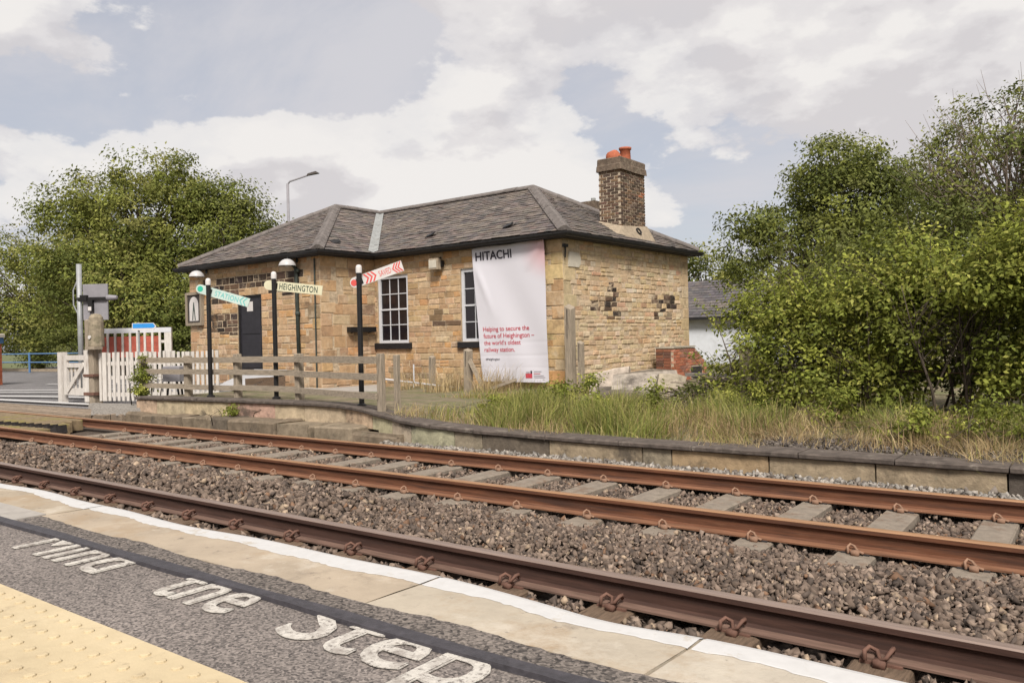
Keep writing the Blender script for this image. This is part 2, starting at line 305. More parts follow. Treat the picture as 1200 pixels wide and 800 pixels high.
def link(name, data, parent=None, **props):
    o = bpy.data.objects.new(name, data); col.objects.link(o)
    if parent is not None: o.parent = parent
    for k, val in props.items(): o[k] = val
    return o
def thing(name, label, cat, loc=(0, 0, 0), rz=0.0, group=None):
    o = link(name, None, None, label=label, category=cat)
    o.location = loc; o.rotation_euler = (0, 0, rz); o.empty_display_size = 0.2
    if group: o['group'] = group
    return o
def np_mesh(name, V, F, C, mname, parent=None, **props):
    """V (n,3), F (m,k) faces with k corners each, C (n,3) colours"""
    me = bpy.data.meshes.new(name); k = F.shape[1]
    me.vertices.add(len(V)); me.vertices.foreach_set('co', V.astype(np.float32).ravel())
    me.loops.add(F.size); me.loops.foreach_set('vertex_index', F.astype(np.int32).ravel())
    me.polygons.add(len(F)); me.polygons.foreach_set('loop_start', np.arange(0, F.size, k, dtype=np.int32))
    me.update(calc_edges=True)
    a = me.attributes.new('col', 'FLOAT_COLOR', 'POINT')
    a.data.foreach_set('color', np.concatenate([C, np.ones((len(C), 1))], 1).astype(np.float32).ravel())
    me.materials.append(MT[mname])
    return link(name, me, parent, **props)
def text_mesh(name, body, mname, width, height=None, parent=None, mtx=None, depth=0.002, bold=0.0, space=1.0, thick=0.0, **props):
    """built-in lettering fitted to a width (and height); lies in its own XY plane, left bottom at the origin"""
    cu_ = bpy.data.curves.new('lettering', 'FONT'); cu_.body = body; cu_.size = 1; cu_.extrude = 0.001; cu_.offset = bold; cu_.space_character = space
    cu_.resolution_u = 4
    ob = bpy.data.objects.new('lettering', cu_); col.objects.link(ob)
    dg = bpy.context.evaluated_depsgraph_get(); me = bpy.data.meshes.new_from_object(ob.evaluated_get(dg))
    bpy.data.objects.remove(ob); bpy.data.curves.remove(cu_)
    co = np.zeros(len(me.vertices) * 3, dtype=np.float32); me.vertices.foreach_get('co', co); co = co.reshape(-1, 3)
    mn, mx = co.min(0), co.max(0); s_ = width / (mx[0] - mn[0]); sy = s_ if height is None else height / (mx[1] - mn[1])
    co[:, 0] = (co[:, 0] - mn[0]) * s_; co[:, 1] = (co[:, 1] - (mn[1] if height is not None else 0)) * sy; co[:, 2] = co[:, 2] * depth / 0.002
    me.vertices.foreach_set('co', co.ravel())
    if thick:           # broader strokes: the outline laid again a little to each side, each a hair higher
        import bmesh
        bm = bmesh.new()
        for q, (dx, dy) in enumerate(((-1, 0), (1, 0), (0, .8), (0, -.8), (0, 0))):
            m2 = me.copy(); m2.transform(Matrix.Translation((dx * thick, dy * thick, .0004 * q))); bm.from_mesh(m2); bpy.data.meshes.remove(m2)
        bm.to_mesh(me); bm.free()
    me.materials.clear(); me.materials.append(MT[mname]); me.update()
    o = link(name, me, parent, **props)
    if mtx is not None: o.matrix_local = mtx
    return o
def frame(org, xa, ya):
    xa, ya = Vector(xa).normalized(), Vector(ya).normalized(); za = xa.cross(ya)
    m_ = Matrix((xa, ya, za)).transposed().to_4x4(); m_.translation = Vector(org); return m_
def lerp(a, b, t): return a + (b - a) * t
def path_at(pts, X):
    for p, q in zip(pts, pts[1:]):
        if p[0] <= X <= q[0]:
            t = (X - p[0]) / (q[0] - p[0]); return tuple(lerp(a, b, t) for a, b in zip(p, q))
    return pts[0] if X < pts[0][0] else pts[-1]

# ------------------------------------------------------------------ ground and yard
b = MB(); b.add([(-900, -900, -0.42), (900, -900, -0.42), (900, 900, -0.42), (-900, 900, -0.42)], [[0, 1, 2, 3]], 'field'); b.build('ground', kind='structure')

COPE = [(-15.3, 8.08, .35), (-12.5, 8.35, .35), (-10.8, 8.45, .35), (-10.0, 8.46, .345), (-9.3, 8.36, .325), (-8.6, 8.18, .27), (-8.0, 8.05, .215),
        (-7.4, 7.97, .185), (-6.5, 7.95, .155), (-4.7, 7.95, .135), (-2.5, 7.95, .14), (6.5, 7.95, .14), (24, 7.95, .14)]
def yard_z(X, Y):
    px, py, pz = path_at(COPE, X)
    t = min(max((Y - 10.4) / 2.2, 0), 1)
    z = lerp(pz - 0.045, 0.13, t)
    if X > -8: z += 0.10 * math.exp(-((Y - 9.9) / 0.9) ** 2) * min(1, (X + 8) / 2)
    return z + 0.018 * math.sin(X * 1.9 + Y) * math.sin(Y * 1.3)
xs = [-15.4 + 1e-3 * 0] + list(np.arange(-15.3, 8, 0.35)) + [12, 18, 24, 60]
b = MB(); rows = []
for X in xs:
    y0 = path_at(COPE, X)[1] + 0.2
    ys = [y0 + d for d in (0, .3, .6, .9, 1.2, 1.6, 2.0, 2.6, 3.4, 4.5, 7, 12, 24, 50, 90)]
    rows.append([(X, y, yard_z(X, y)) for y in ys])
nv = len(rows[0])
b.add([p for r in rows for p in r], [[i * nv + j, (i + 1) * nv + j, (i + 1) * nv + j + 1, i * nv + j + 1] for i in range(len(rows) - 1) for j in range(nv - 1)], 'soil')
b.build('yard', kind='structure', smooth=True)

# ------------------------------------------------------------------ near platform
ZP = 0.656
def edge_y(X): return 1.685 + 0.014 * math.sin(X * 2.9 + 0.6) + 0.008 * math.sin(X * 7.3) + (0.02 if -0.95 < X < -0.74 else 0) * 0 - 0.02 * math.exp(-((X + 0.95) / 0.16) ** 2)
plat = link('near_platform', None, kind='structure')
b = MB(); b.box(-30, 12, -14, 1.60, -0.41, ZP - 0.10, 'pad'); b.build('platform_body', plat)
b = MB(); b.box(-30, 12, 0.9435, 1.41, ZP - 0.098, ZP, 'asphalt'); b.build('asphalt_surface', plat)
b = MB(); b.box(-30, 12, -14, 0.556, ZP - 0.098, ZP, 'asphalt'); b.build('asphalt_surface', plat)
# edge slabs
joints = [-14.6, -12.7, -10.9, -9.0, -7.1, -5.3, -3.43, -1.53, -0.73, 0.95, 2.6, 4.4, 6.2, 8.0]
tone = [(0.34, .285, .22), (0.33, .275, .21), (0.37, .315, .25), (0.34, .28, .215), (0.34, .285, .22), (0.31, .255, .19), (.33, .27, .205), (.37, .32, .255), (.39, .345, .285), (.34, .29, .23)]
for i, (x0, x1) in enumerate(zip(joints, joints[1:])):
    g = 0.004; n = max(4, int((x1 - x0) / 0.06)); vs_, fs = [], []
    for k in range(n + 1):
        X = lerp(x0 + g, x1 - g, k / n); sk = 0.03 * (0.5 - 0)   # joints run slightly askew
        e = edge_y(X); dz = 0.003 * math.sin(X * 5 + i)
        row = [(X - 0.02, 1.405, ZP - .10), (X - 0.02, 1.405, ZP + dz), (X - .008, 1.52, ZP + 0.001), (X, e - 0.03, ZP), (X, e - 0.008, ZP - 0.006), (X, e, ZP - 0.03), (X, e - 0.01, ZP - 0.10), (X, 1.5, ZP - .10)]
        vs_ += row
    for k in range(n):
        for q in range(7): fs.append([k * 8 + q, (k + 1) * 8 + q, (k + 1) * 8 + q + 1, k * 8 + q + 1])
    fs += [[7, 6, 5, 4, 3, 2, 1, 0], [n * 8 + q for q in range(8)]]
    b = MB(); b.add(vs_, fs, 'coping', tone[i % len(tone)]); b.build('edge_slab', plat)
    # worn white line painted along the lip of this slab
    vs_, fs = [], []; n = max(8, int((x1 - x0) / 0.018)); ph = rnd.uniform(0, 9)
    for k in range(n + 1):
        X = lerp(x0 + g, x1 - g, k / n); e = edge_y(X)
        w = 0.092 + 0.012 * math.sin(X * 3.1 + ph) + 0.006 * math.sin(X * 17 + ph) + rnd.uniform(-.0045, .0045)
        vs_ += [(X, e - w, ZP + 0.0012), (X, e - w + .004, ZP + 0.0022), (X, e - 0.028, ZP + 0.0022), (X, e - 0.006, ZP - 0.003), (X, e + 0.003, ZP - 0.03), (X, e + 0.001, ZP - 0.05)]
    for k in range(n):
        for q in range(5): fs.append([k * 6 + q, (k + 1) * 6 + q, (k + 1) * 6 + q + 1, k * 6 + q + 1])
    b = MB(); b.add(vs_, fs, 'paint_line'); b.build('white_edge_line', plat)
    # filled joint
b = MB()
for x0 in joints: b.box(x0 - .025, x0 + .005, 1.41, 1.66, ZP - .09, ZP - .012, 'tar')
b.build('joint_filler', plat)
# tar seal and the dark patched strip along the slabs, cut off at its far end by a concrete patch
def strip(name, f0, f1, z, m_, xa, xb, step=0.03):
    vs_, fs = [], []; n = int((xb - xa) / step)
    for k in range(n + 1):
        X = lerp(xa, xb, k / n); vs_ += [(X, f0(X), z - .02), (X, f0(X) + .003, z), (X, f1(X) - .003, z), (X, f1(X), z - .02)]
    for k in range(n):
        for q in range(3): fs.append([k * 4 + q, (k + 1) * 4 + q, (k + 1) * 4 + q + 1, k * 4 + q + 1])
    b_ = MB(); b_.add(vs_, fs, m_); return b_.build(name, plat)
strip('asphalt_strip', lambda X: 1.30, lambda X: 1.405 + .010 * math.sin(X * 9) + rnd.uniform(-.006, .006), ZP + .007, 'asphalt_dark', -3.42, 12)
strip('tar_seal', lambda X: 1.272 + .004 * math.sin(X * 6) + rnd.uniform(-.001, .001), lambda X: 1.318 + .004 * math.sin(X * 8 + 1), ZP + .012, 'tar', -3.6, 12)
b = MB(); b.box(-14, -3.44, 1.30, 1.44, ZP - .01, ZP + .008, 'pad'); b.build('concrete_patch', plat)
# painted lettering, its tops cut off by the tar seal that was laid over it
for word, x0, w in (('Mind', -2.985, 0.555), ('the', -2.13, 0.345), ('Step', -1.58, 0.575)):
    hgt = {'Mind': 0.225, 'the': 0.225, 'Step': 0.30}[word]; y0 = 1.140 if word != 'Step' else 1.068
    text_mesh('painted_word', word, 'letter', w, hgt, plat, Matrix.Translation((x0, y0, ZP + 0.003)), depth=0.002, thick=0.0045)
# tactile paving
for i, X0 in enumerate(np.arange(-6.3, 4.0, 0.378)):
    b = MB(); x0, x1 = X0 + .0012, X0 + .3768
    b.bevbox(x0, x1, 0.5575, 0.9425, ZP - .09, ZP + 0.004, 'tactile', b=.0015)
    for q in range(6):
        for p_ in range(6):
            cx, cy = X0 + .0155 + p_ * .063 + (.0315 if q % 2 else 0), .899 - q * .0643
            b.lathe([(.0125, 0), (.0115, .0038), (.0085, .0050), (.0001, .0052)], 'tactile', (cx, cy, ZP + .0038), n=10)
    b.build('tactile_slab', plat)

# ------------------------------------------------------------------ tracks
b = MB(); b.box(-60, 24, 1.6, 8.2, -0.40, -0.235, 'ballast_bed'); b.build('track_bed', kind='structure')
PROF = [(-.07, -.159), (.07, -.159), (.07, -.148), (.028, -.136), (.009, -.122), (.0085, -.052), (.022, -.043), (.034, -.037), (.035, -.010), (.029, -.002), (.012, 0.0),
        (-.012, 0.0), (-.029, -.002), (-.035, -.010), (-.034, -.037), (-.022, -.043), (-.0085, -.052), (-.009, -.122), (-.028, -.136), (-.07, -.148)]
def rail(parent, Y, side, head):
    b_ = MB(); n = len(PROF); xs_ = [-60, -40, -25] + list(np.arange(-20, 8, 1.0)) + [12, 24]
    vs_ = [(X, Y + y, z) for X in xs_ for y, z in PROF]
    fs, fh, ff = [], [], []
    for k in range(len(xs_) - 1):
        for q in range(n):
            f = [k * n + q, (k + 1) * n + q, (k + 1) * n + (q + 1) % n, k * n + (q + 1) % n]
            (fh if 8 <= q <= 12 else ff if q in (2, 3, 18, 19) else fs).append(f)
    b_.add(vs_, fs, side); o_ = 0; i = b_._m(head)
    for f in fh: b_.f.append(f); b_.mi.append(i)
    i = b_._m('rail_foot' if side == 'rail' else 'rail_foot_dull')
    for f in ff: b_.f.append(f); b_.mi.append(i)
    return b_.build('rail', parent)
def clip(name, m_, s_, X, Y, parent, big=False):
    """spring clip sitting on the rail foot; s_ is the side of the rail it sits on"""
    b_ = MB(); r = .0105 if big else .009
    pts = [(-.055, s_ * .10, -.150), (-.058, s_ * .085, -.118), (-.045, s_ * .055, -.108), (-.015, s_ * .045, -.122), (.0, s_ * .075, -.137), (.012, s_ * .10, -.140),
           (.035, s_ * .105, -.122), (.05, s_ * .085, -.098), (.052, s_ * .06, -.096), (.045, s_ * .045, -.118)]
    if big: pts = [(x * 1.05, y * 1.05, -.150 + (z + .150) * 1.15) for x, y, z in pts]
    else: pts = [(-.040, s_ * .105, -.160), (-.048, s_ * .085, -.122), (-.036, s_ * .06, -.108), (-.012, s_ * .058, -.118), (.02, s_ * .085, -.146), (.055, s_ * .095, -.152)]
    b_.tube(pts, r, m_, n=6)
    b_.box(-.02, .03, min(s_ * .075, s_ * .125), max(s_ * .075, s_ * .125), -.17, -.135, m_)
    return b_
RA, RB, RC, RN = 3.903, 5.717, 7.223, 2.398
t1 = thing('railway_track', 'dark rusty railway track beside the white platform edge', 'railway track', (0, 0, 0))
t2 = thing('railway_track', 'orange rusty railway track on concrete sleepers along the old low platform', 'railway track', (0, 0, 0))
rail(t1, RN, 'rail_dark', 'rail_head_dull'); rail(t1, RA, 'rail_dark', 'rail_head_dull')
rail(t2, RB, 'rail', 'rail_head'); rail(t2, RC, 'rail', 'rail_head')
def protos(track, yc, ys, wood, cm):
    cl = {}
    for s_ in (-1, 1): cl[s_] = clip('rail_clip', cm, s_, 0, 0, None, big=wood)
    return cl
def sleepers(track, yc, ys, x_first, step, count, wood, cm):
    me_c = {}
    for i in range(count):
        X = x_first - step * i + rnd.uniform(-.012, .012); b_ = MB(); w = .125 if not wood else .128
        z1 = -.168; m_ = 'sleeper_wood' if wood else 'concrete'
        b_.bevbox(X - w, X + w, yc - 1.27, yc + 1.27, -.30, z1, m_, b=.012, j=.004)
        for y in ys: b_.box(X - .09, X + .09, y - .085, y + .085, z1 - .005, -.1585, 'clip_dark' if wood else 'rubber')
        sl = b_.build('sleeper', track)
        for y in ys:
            for s_ in (-1, 1):
                if (wood and y < 3) : continue
                if (s_ not in me_c):
                    o_ = clip('rail_clip', cm, s_, 0, 0, None, big=wood).build('rail_clip', sl, smooth=True); me_c[s_] = o_.data
                else: o_ = link('rail_clip', me_c[s_], sl)
                o_.location = (X + rnd.uniform(-.01, .01), y, 0)
sleepers(t1, 3.15, (RN, RA), 1.92, .692, 27, True, 'clip_dark')
sleepers(t2, 6.47, (RB, RC), 2.09, .6955, 24, False, 'clip')

# ------------------------------------------------------------------ ballast: loose angular stones, one mass
def rocks(name, n, xr, yr, size, zf, palette, keep, weights=None, flat=0.75, label=None, tri=False):
    X = rng.uniform(*xr, n); Y = rng.uniform(*yr, n)
    k = keep(X, Y); X, Y = X[k], Y[k]; n = len(X)
    base = np.array([(x, y, z) for z in (-1, 1) for y in (-1, 1) for x in (-1, 1)], float) * 0.74
    s_ = rng.uniform(size[0], size[1], (n, 1, 1)) * rng.uniform(.6, 1.35, (n, 1, 3)); s_[:, :, 2] *= flat
    V = base[None] * s_ * rng.uniform(.12, 1.3, (n, 8, 3))
    # random rotation
    q = rng.normal(size=(n, 4)); q /= np.linalg.norm(q, axis=1, keepdims=True); w, x, y, z = q.T
    Rm = np.stack([1 - 2 * (y * y + z * z), 2 * (x * y - z * w), 2 * (x * z + y * w), 2 * (x * y + z * w), 1 - 2 * (x * x + z * z), 2 * (y * z - x * w), 2 * (x * z - y * w), 2 * (y * z + x * w), 1 - 2 * (x * x + y * y)], 1).reshape(n, 3, 3)
    V = np.einsum('nij,nkj->nki', Rm, V)
    Z = zf(X, Y) + rng.uniform(-.02, .012, n)
    V += np.stack([X, Y, Z], 1)[:, None, :]
    F = np.array(BOXF)[None] + (np.arange(n) * 8)[:, None, None]
    pal = np.array(palette); ci = rng.choice(len(pal), n, p=weights)
    Cc = pal[ci] * rng.uniform(.7, 1.3, (n, 1)); Cc = np.repeat(Cc, 8, 0)
    return np_mesh(name, V.reshape(-1, 3), F.reshape(-1, 4), Cc, 'ballast', kind='stuff', label=label, category='ballast')
PAL = [(.120, .088, .069), (.156, .116, .092), (.078, .060, .050), (.205, .155, .122), (.28, .21, .15), (.145, .086, .055)]
WTS = [.30, .25, .2, .16, .05, .04]
def sl_near(X, x0, st): return np.abs(((X - x0 + st / 2) % st) - st / 2)
def keepA(X, Y):
    k = np.ones(len(X), bool)
    for y in (RA, RB, RC): k &= np.abs(Y - y) > .075
    on2 = (sl_near(X, 2.09, .6955) < .15) & (Y > 5.30) & (Y < 7.72); k &= ~on2 | ((Y < 5.45) & (rng.random(len(X)) < .5)) | (rng.random(len(X)) < np.where(X < -6, .38, .07))
    on1 = (sl_near(X, 1.92, .692) < .15) & (Y < 4.05); k &= ~on1
    return k & (X > -14.1 - (Y < 5.5) * 3)
def zA(X, Y):
    z = np.full(len(X), -.195)
    six = np.exp(-((Y - 4.8) / .55) ** 4); z += .055 * six
    z += .03 * np.exp(-((Y - 7.75) / .25) ** 2) - .02 * (np.abs(Y - 6.47) < .65)
    return z + .012 * np.sin(X * 3.1) * np.sin(Y * 4.3)
rocks('ballast', 72000, (-5.2, 3.5), (2.5, 7.6), (.012, .035), zA, PAL, keepA, WTS, label='brown angular ballast stones between the rails in the foreground')
rocks('ballast', 30000, (-17, -5.2), (2.5, 7.6), (.022, .043), zA, PAL, keepA, WTS, label='brown ballast stones between the rails towards the level crossing')
PALG = [(.22, .20, .18), (.17, .155, .14), (.28, .25, .22), (.13, .11, .095)]
rocks('ballast', 9000, (-8.2, 3), (7.34, 7.92), (.02, .042), lambda X, Y: -.19 + .10 * (Y - 7.34) / .6, PALG, lambda X, Y: np.ones(len(X), bool), label='grey ballast stones along the foot of the old low platform wall')

# ------------------------------------------------------------------ old low platform across the line
far = link('far_platform', None, kind='structure')
X = -15.3
while X < 8:
    ln = rnd.uniform(.75, 1.15); x1 = X + ln - .012; b = MB(); vs_, fs = [], []; n = 4
    for k in range(n + 1):
        xx = lerp(X, x1, k / n); _, y, z = path_at(COPE, xx); jz = rnd.uniform(-.004, .004); jy = rnd.uniform(-.01, .01)
        vs_ += [(xx, y + jy, z - .055), (xx, y - .01 + jy, z - .045), (xx, y - .012 + jy, z - .012), (xx, y + .008 + jy, z + jz), (xx, y + .40, z + jz * .5 - .004), (xx, y + .40, z - .055)]
    for k in range(n):
        for q in range(6): fs.append([k * 6 + q, (k + 1) * 6 + q, (k + 1) * 6 + (q + 1) % 6, k * 6 + (q + 1) % 6])
    fs += [[5, 4, 3, 2, 1, 0], [n * 6 + q for q in range(6)]]
    b.add(vs_, fs, 'coping_dark'); b.build('coping_slab', far)
    X += ln
tan = [(.28, .22, .15), (.19, .155, .118), (.34, .275, .185), (.12, .097, .075), (.24, .20, .145), (.08, .066, .055), (.30, .215, .13), (.40, .335, .23)]
X = -15.3; i = 0
while X < 8:
    ln = rnd.uniform(.35, 1.3); x1 = X + ln - .015; b = MB(); n = 3; vs_, fs = [], []
    lo = -.30
    for k in range(n + 1):
        xx = lerp(X, x1, k / n); _, y, z = path_at(COPE, xx); e = .006 if k in (0, n) else 0; j = rnd.uniform(-.006, .006)
        zb = .02 if xx < -8.6 else lo
        vs_ += [(xx, y + .03 + e + j, zb), (xx, y + .03 + e + j, z - .062), (xx, y + .40, z - .062), (xx, y + .40, zb)]
    for k in range(n):
        for q in range(4): fs.append([k * 4 + q, (k + 1) * 4 + q, (k + 1) * 4 + (q + 1) % 4, k * 4 + (q + 1) % 4])
    fs += [[3, 2, 1, 0], [n * 4 + q for q in range(4)]]
    c = rnd.choice(tan[:5]) if X < -7 else rnd.choice(tan)
    if X < -7: c = (.36 + rnd.uniform(-.05, .05), .29 + rnd.uniform(-.03, .03), .205)
    b.add(vs_, fs, 'edge_stone', c); b.build('wall_block', far); X += ln
X = -16.4
while X < -8.0:           # the older, lower edge stones in front of the raised part
    ln = rnd.uniform(.4, 1.1); b = MB(); y1 = path_at(COPE, X + ln / 2)[1] + .02
    t_ = max(0, min(1, (X + 10.0) / 2.2)); yf = 7.93 + rnd.uniform(-.04, .04)
    b.bevbox(X, X + ln - .03, yf, y1 + .1, -.34, .055 - .16 * t_ + rnd.uniform(-.02, .02), 'edge_stone', b=.03, c=rnd.choice([(.16, .125, .09), (.20, .16, .115), (.12, .098, .075)]), j=.022)
    b.build('edge_stone', far); X += ln

# ------------------------------------------------------------------ road and level crossing
road = link('road', None, kind='structure')
b = MB(); b.add([(-60, 8.1, -.03), (-15.6, 8.1, -.03), (-15.4, 9.3, .0), (-19.6, 13, .02), (-30, 26, .05), (-60, 34, .05)], [[0, 1, 2, 3, 4, 5]], 'road'); b.build('road_surface', road)
b = MB(); b.add([(-60, -14, .0), (-30.5, -14, .0), (-30.5, 1.62, -.02), (-60, 1.62, -.02)], [[0, 1, 2, 3]], 'road'); b.build('road_surface', road)
b = MB(); b.add([(-60, 26.2, .03), (-20, 26.2, .03), (-20, 60, .05), (-60, 60, .05)], [[0, 1, 2, 3]], 'field'); b.build('verge', kind='structure')
for (x0, y0), (x1, y1), w in (((-31, 9.6), (-24.3, 12.2), .12), ((-29, 9.3), (-22.9, 11.7), .12), ((-27, 8.9), (-20.7, 10.3), .14), ((-25, 8.6), (-18.4, 8.95), .12), ((-31, 13.1), (-27, 14.6), .1)):
    d = Vector((x1 - x0, y1 - y0, 0)).normalized(); nn = Vector((-d.y, d.x, 0)) * w; b = MB()
    zf = lambda y: .022 if y > 9.2 else .012
    b.add([(x0 - nn.x, y0 - nn.y, zf(y0) + .012), (x1 - nn.x, y1 - nn.y, zf(y1) + .012), (x1 + nn.x, y1 + nn.y, zf(y1) + .012), (x0 + nn.x, y0 + nn.y, zf(y0) + .012)], [[0, 1, 2, 3]], 'paint_line'); b.build('road_marking', road)
deck = thing('crossing_deck', 'mossy timber level crossing deck between the rails by the white gate', 'crossing deck')
for y0, y1, xe in ((RB + .12, RC - .12, -14.2), (RA + .12, RB - .10, -18.2), (RN + .12, RA - .12, -18.6)):
    nb = 5; w = (y1 - y0) / nb
    for k in range(nb):
        b = MB(); e = xe + rnd.uniform(-.22, .1) - (.25 * k if xe > -15 else 0); b.bevbox(-26, e, y0 + k * w + .01, y0 + (k + 1) * w - .01, -.2, -.012 + rnd.uniform(-.008, .006), 'moss_deck' if xe > -15 else 'deck', b=.015, j=.008)
        b.build('deck_timber', deck)
for k in range(9):        # ragged dark end boards of the panel
    b = MB(); xx = -16.2 + k * .24; b.obox((xx, RB + .22 + .03 * k, -.09), (.07, .05, .05), (-.03, .10, 0), (0, -.01, .07), 'rubber'); b.build('end_block', deck)
for k in range(5):
    b = MB(); y0 = RC + .12 + k * .17; b.bevbox(-26, -16.4 + .35 * k + rnd.uniform(-.2, .2), y0, y0 + .155, -.22, .0 + rnd.uniform(-.015, .01) + .008 * k, 'deck', b=.015, j=.01); b.build('deck_timber', deck)
for k, (xx, yy, a, ln) in enumerate(((-16.0, 8.25, .30, .8), (-15.6, 8.05, .5, .7), (-16.7, 8.5, .2, .9), (-15.2, 8.2, .7, .5))):
    b = MB(); b.obox((xx, yy, .06), (ln * math.cos(a), ln * math.sin(a), .0), (-.07 * math.sin(a), .07 * math.cos(a), 0), (0, .01, .07), 'plank_grey')
    b.build('end_timber', deck)

# ------------------------------------------------------------------ station building (local frame: x along the line, y away from it)
XE, YE, TH = -9.6346, 14.913, -0.0287
W, L, P, K, ZE, OV = 6.7065, 6.2927, 1.8538, 0.5441, 3.692, 0.22
bld = thing('station_building', 'old sandstone station building with hipped slate roof and brick chimney', 'building', (XE, YE, 0), TH)
SAND = [(.40, .29, .185), (.43, .32, .215), (.38, .265, .16), (.43, .265, .135), (.46, .36, .255), (.33, .235, .155), (.45, .28, .145), (.29, .21, .145)]
SANDW = [.27, .22, .17, .08, .13, .06, .05, .02]
PALE = [(.49, .395, .28), (.475, .375, .255), (.52, .435, .33), (.45, .345, .23), (.49, .37, .225), (.40, .305, .21), (.47, .33, .225), (.55, .48, .39)]
PALEW = [.28, .24, .14, .16, .1, .04, .02, .02]
DARK = [(.055, .038, .030), (.085, .055, .04), (.04, .03, .026), (.12, .075, .05)]
def courses(z0, z1, levels, hr):
    lv = sorted(set([z0, z1] + [l for l in levels if z0 < l < z1])); out_ = []
    for a, c in zip(lv, lv[1:]):
        n = max(1, round((c - a) / rnd.uniform(*hr))); hs = [rnd.uniform(.8, 1.25) for _ in range(n)]; s_ = sum(hs); z = a
        for h in hs: out_.append((z, z + (c - a) * h / s_)); z += (c - a) * h / s_
    return out_
def wall(name, org, U, Nn, length, z0, z1, openings, hr, wr, colf, quoin=(False, False), proud=(.004, .018), gap=.009, splitf=None, gapf=None):
    """backing of mortar with stones set in it; returns (part, stones): stone = (area, mesh builder)"""
    org, U, Nn = Vector(org), Vector(U), Vector(Nn); depth = .24
    us = sorted(set([0, length] + [q for o in openings for q in o[:2]])); zs = sorted(set([z0, z1] + [q for o in openings for q in o[2:]]))
    bk = MB()
    pt = lambda u, z, d=0: org + U * u + Vector((0, 0, z)) + Nn * d
    for u0, u1 in zip(us, us[1:]):
        for a, c in zip(zs, zs[1:]):
            if any(o[0] <= u0 and u1 <= o[1] and o[2] <= a and c <= o[3] for o in openings): continue
            bk.add([pt(u0, a), pt(u1, a), pt(u1, c), pt(u0, c)], [[0, 1, 2, 3]], 'mortar')
    for o in openings:
        u0, u1, a, c = o
        for p_, q in (((u0, a), (u0, c)), ((u0, c), (u1, c)), ((u1, c), (u1, a)), ((u1, a), (u0, a))):
            bk.add([pt(*p_), pt(*q), pt(*q, -depth), pt(*p_, -depth)], [[0, 1, 2, 3]], 'stone', (.33, .25, .16))
    part = bk.build(name, bld)
    stones = []
    def stone(u0, u1, a, c):
        dk = gapf(u0, (a + c) / 2) if gapf else 1; d = rnd.uniform(*proud); g = gap * dk * rnd.uniform(.6, 1.4); j = lambda s_: rnd.uniform(-s_, s_)
        u0 += g; u1 -= g; a += g * .8; c -= g * .8
        if u1 - u0 < .03 or c - a < .02: return
        e = min(.012, (c - a) * .2); jj = min(.009, (c - a) * .09)
        ring = [(u0 + j(jj), a + j(jj)), (u1 + j(jj), a + j(jj)), (u1 + j(jj), c + j(jj)), (u0 + j(jj), c + j(jj))]
        cu_, cz_ = (u0 + u1) / 2, (a + c) / 2
        inr = [(u + (e if u < cu_ else -e) + j(.003), z + (e if z < cz_ else -e) + j(.003)) for u, z in ring]
        vs_ = [pt(u, z, -.012) for u, z in ring] + [pt(u, z, d * .45) for u, z in ring] + [pt(u, z, d + j(.004)) for u, z in inr]
        fs = [[8, 9, 10, 11]]
        for r in (0, 4): fs += [[r + k, r + (k + 1) % 4, r + 4 + (k + 1) % 4, r + 4 + k] for k in range(4)]
        m_ = MB(); m_.add(vs_, fs, 'stone', colf(cu_, cz_, u1 - u0, c - a)); stones.append(((u1 - u0) * (c - a), m_, cu_, cz_))
    for ci, (a, c) in enumerate(courses(z0, z1, [q for o in openings for q in o[2:]], hr)):
        segs = [(0, length)]
        for o in openings:
            if a < o[3] - .005 and c > o[2] + .005:
                segs = [s2 for s_ in segs for s2 in ((s_[0], min(s_[1], o[0])), (max(s_[0], o[1]), s_[1])) if s2[1] - s2[0] > .02]
        for s0, s1 in segs:
            u = s0
            while u < s1 - .02:
                sp = splitf(u, (a + c) / 2) if splitf else None
                w_ = rnd.uniform(*(sp or wr))
                if (u + w_ > s1 - .12): w_ = s1 - u
                if w_ > .2 and c - a > .17 and rnd.random() < .18:
                    mz = lerp(a, c, rnd.uniform(.4, .6)); stone(u, u + w_, a, mz); stone(u, u + w_, mz, c)
                else: stone(u, u + w_, a, c)
                u += w_
    # big squared corner stones laid over the ends
    for side in (0, 1):
        if not quoin[side]: continue
        z = z0; k = 0
        while z < z1 - .05:
            h = min(rnd.uniform(.26, .36), z1 - z); w_ = (.52 if k % 2 else .34) + rnd.uniform(-.04, .05)
            lo_, hi_ = (0, w_) if side == 0 else (length - w_, length)
            stones[:] = [s_ for s_ in stones if not (lo_ - .02 < s_[2] < hi_ + .02 and z - .01 < s_[3] < z + h + .01)]
            pr = proud; stone(lo_ if side == 0 else lo_, hi_, z, z + h); z += h; k += 1
    return part, stones
def in_box(u, z, boxes): return any(a <= u <= b_ and c <= z <= d for a, b_, c, d in boxes)
def pick(p, w): return rnd.choices(p, w)[0]
SANDK, PALEK = (.99, .92, .84), (.97, .925, .865)
SAND = [tuple(a_ * k_ for a_, k_ in zip(c, SANDK)) for c in SAND]; PALE = [tuple(a_ * k_ for a_, k_ in zip(c, PALEK)) for c in PALE]
def jit(c, s_=.13):
    f = rnd.uniform(1 - s_, 1 + s_); return tuple(q * f * rnd.uniform(.96, 1.04) for q in c)
A0 = -L - OV      # local x of the inner corner and of the wing's return wall
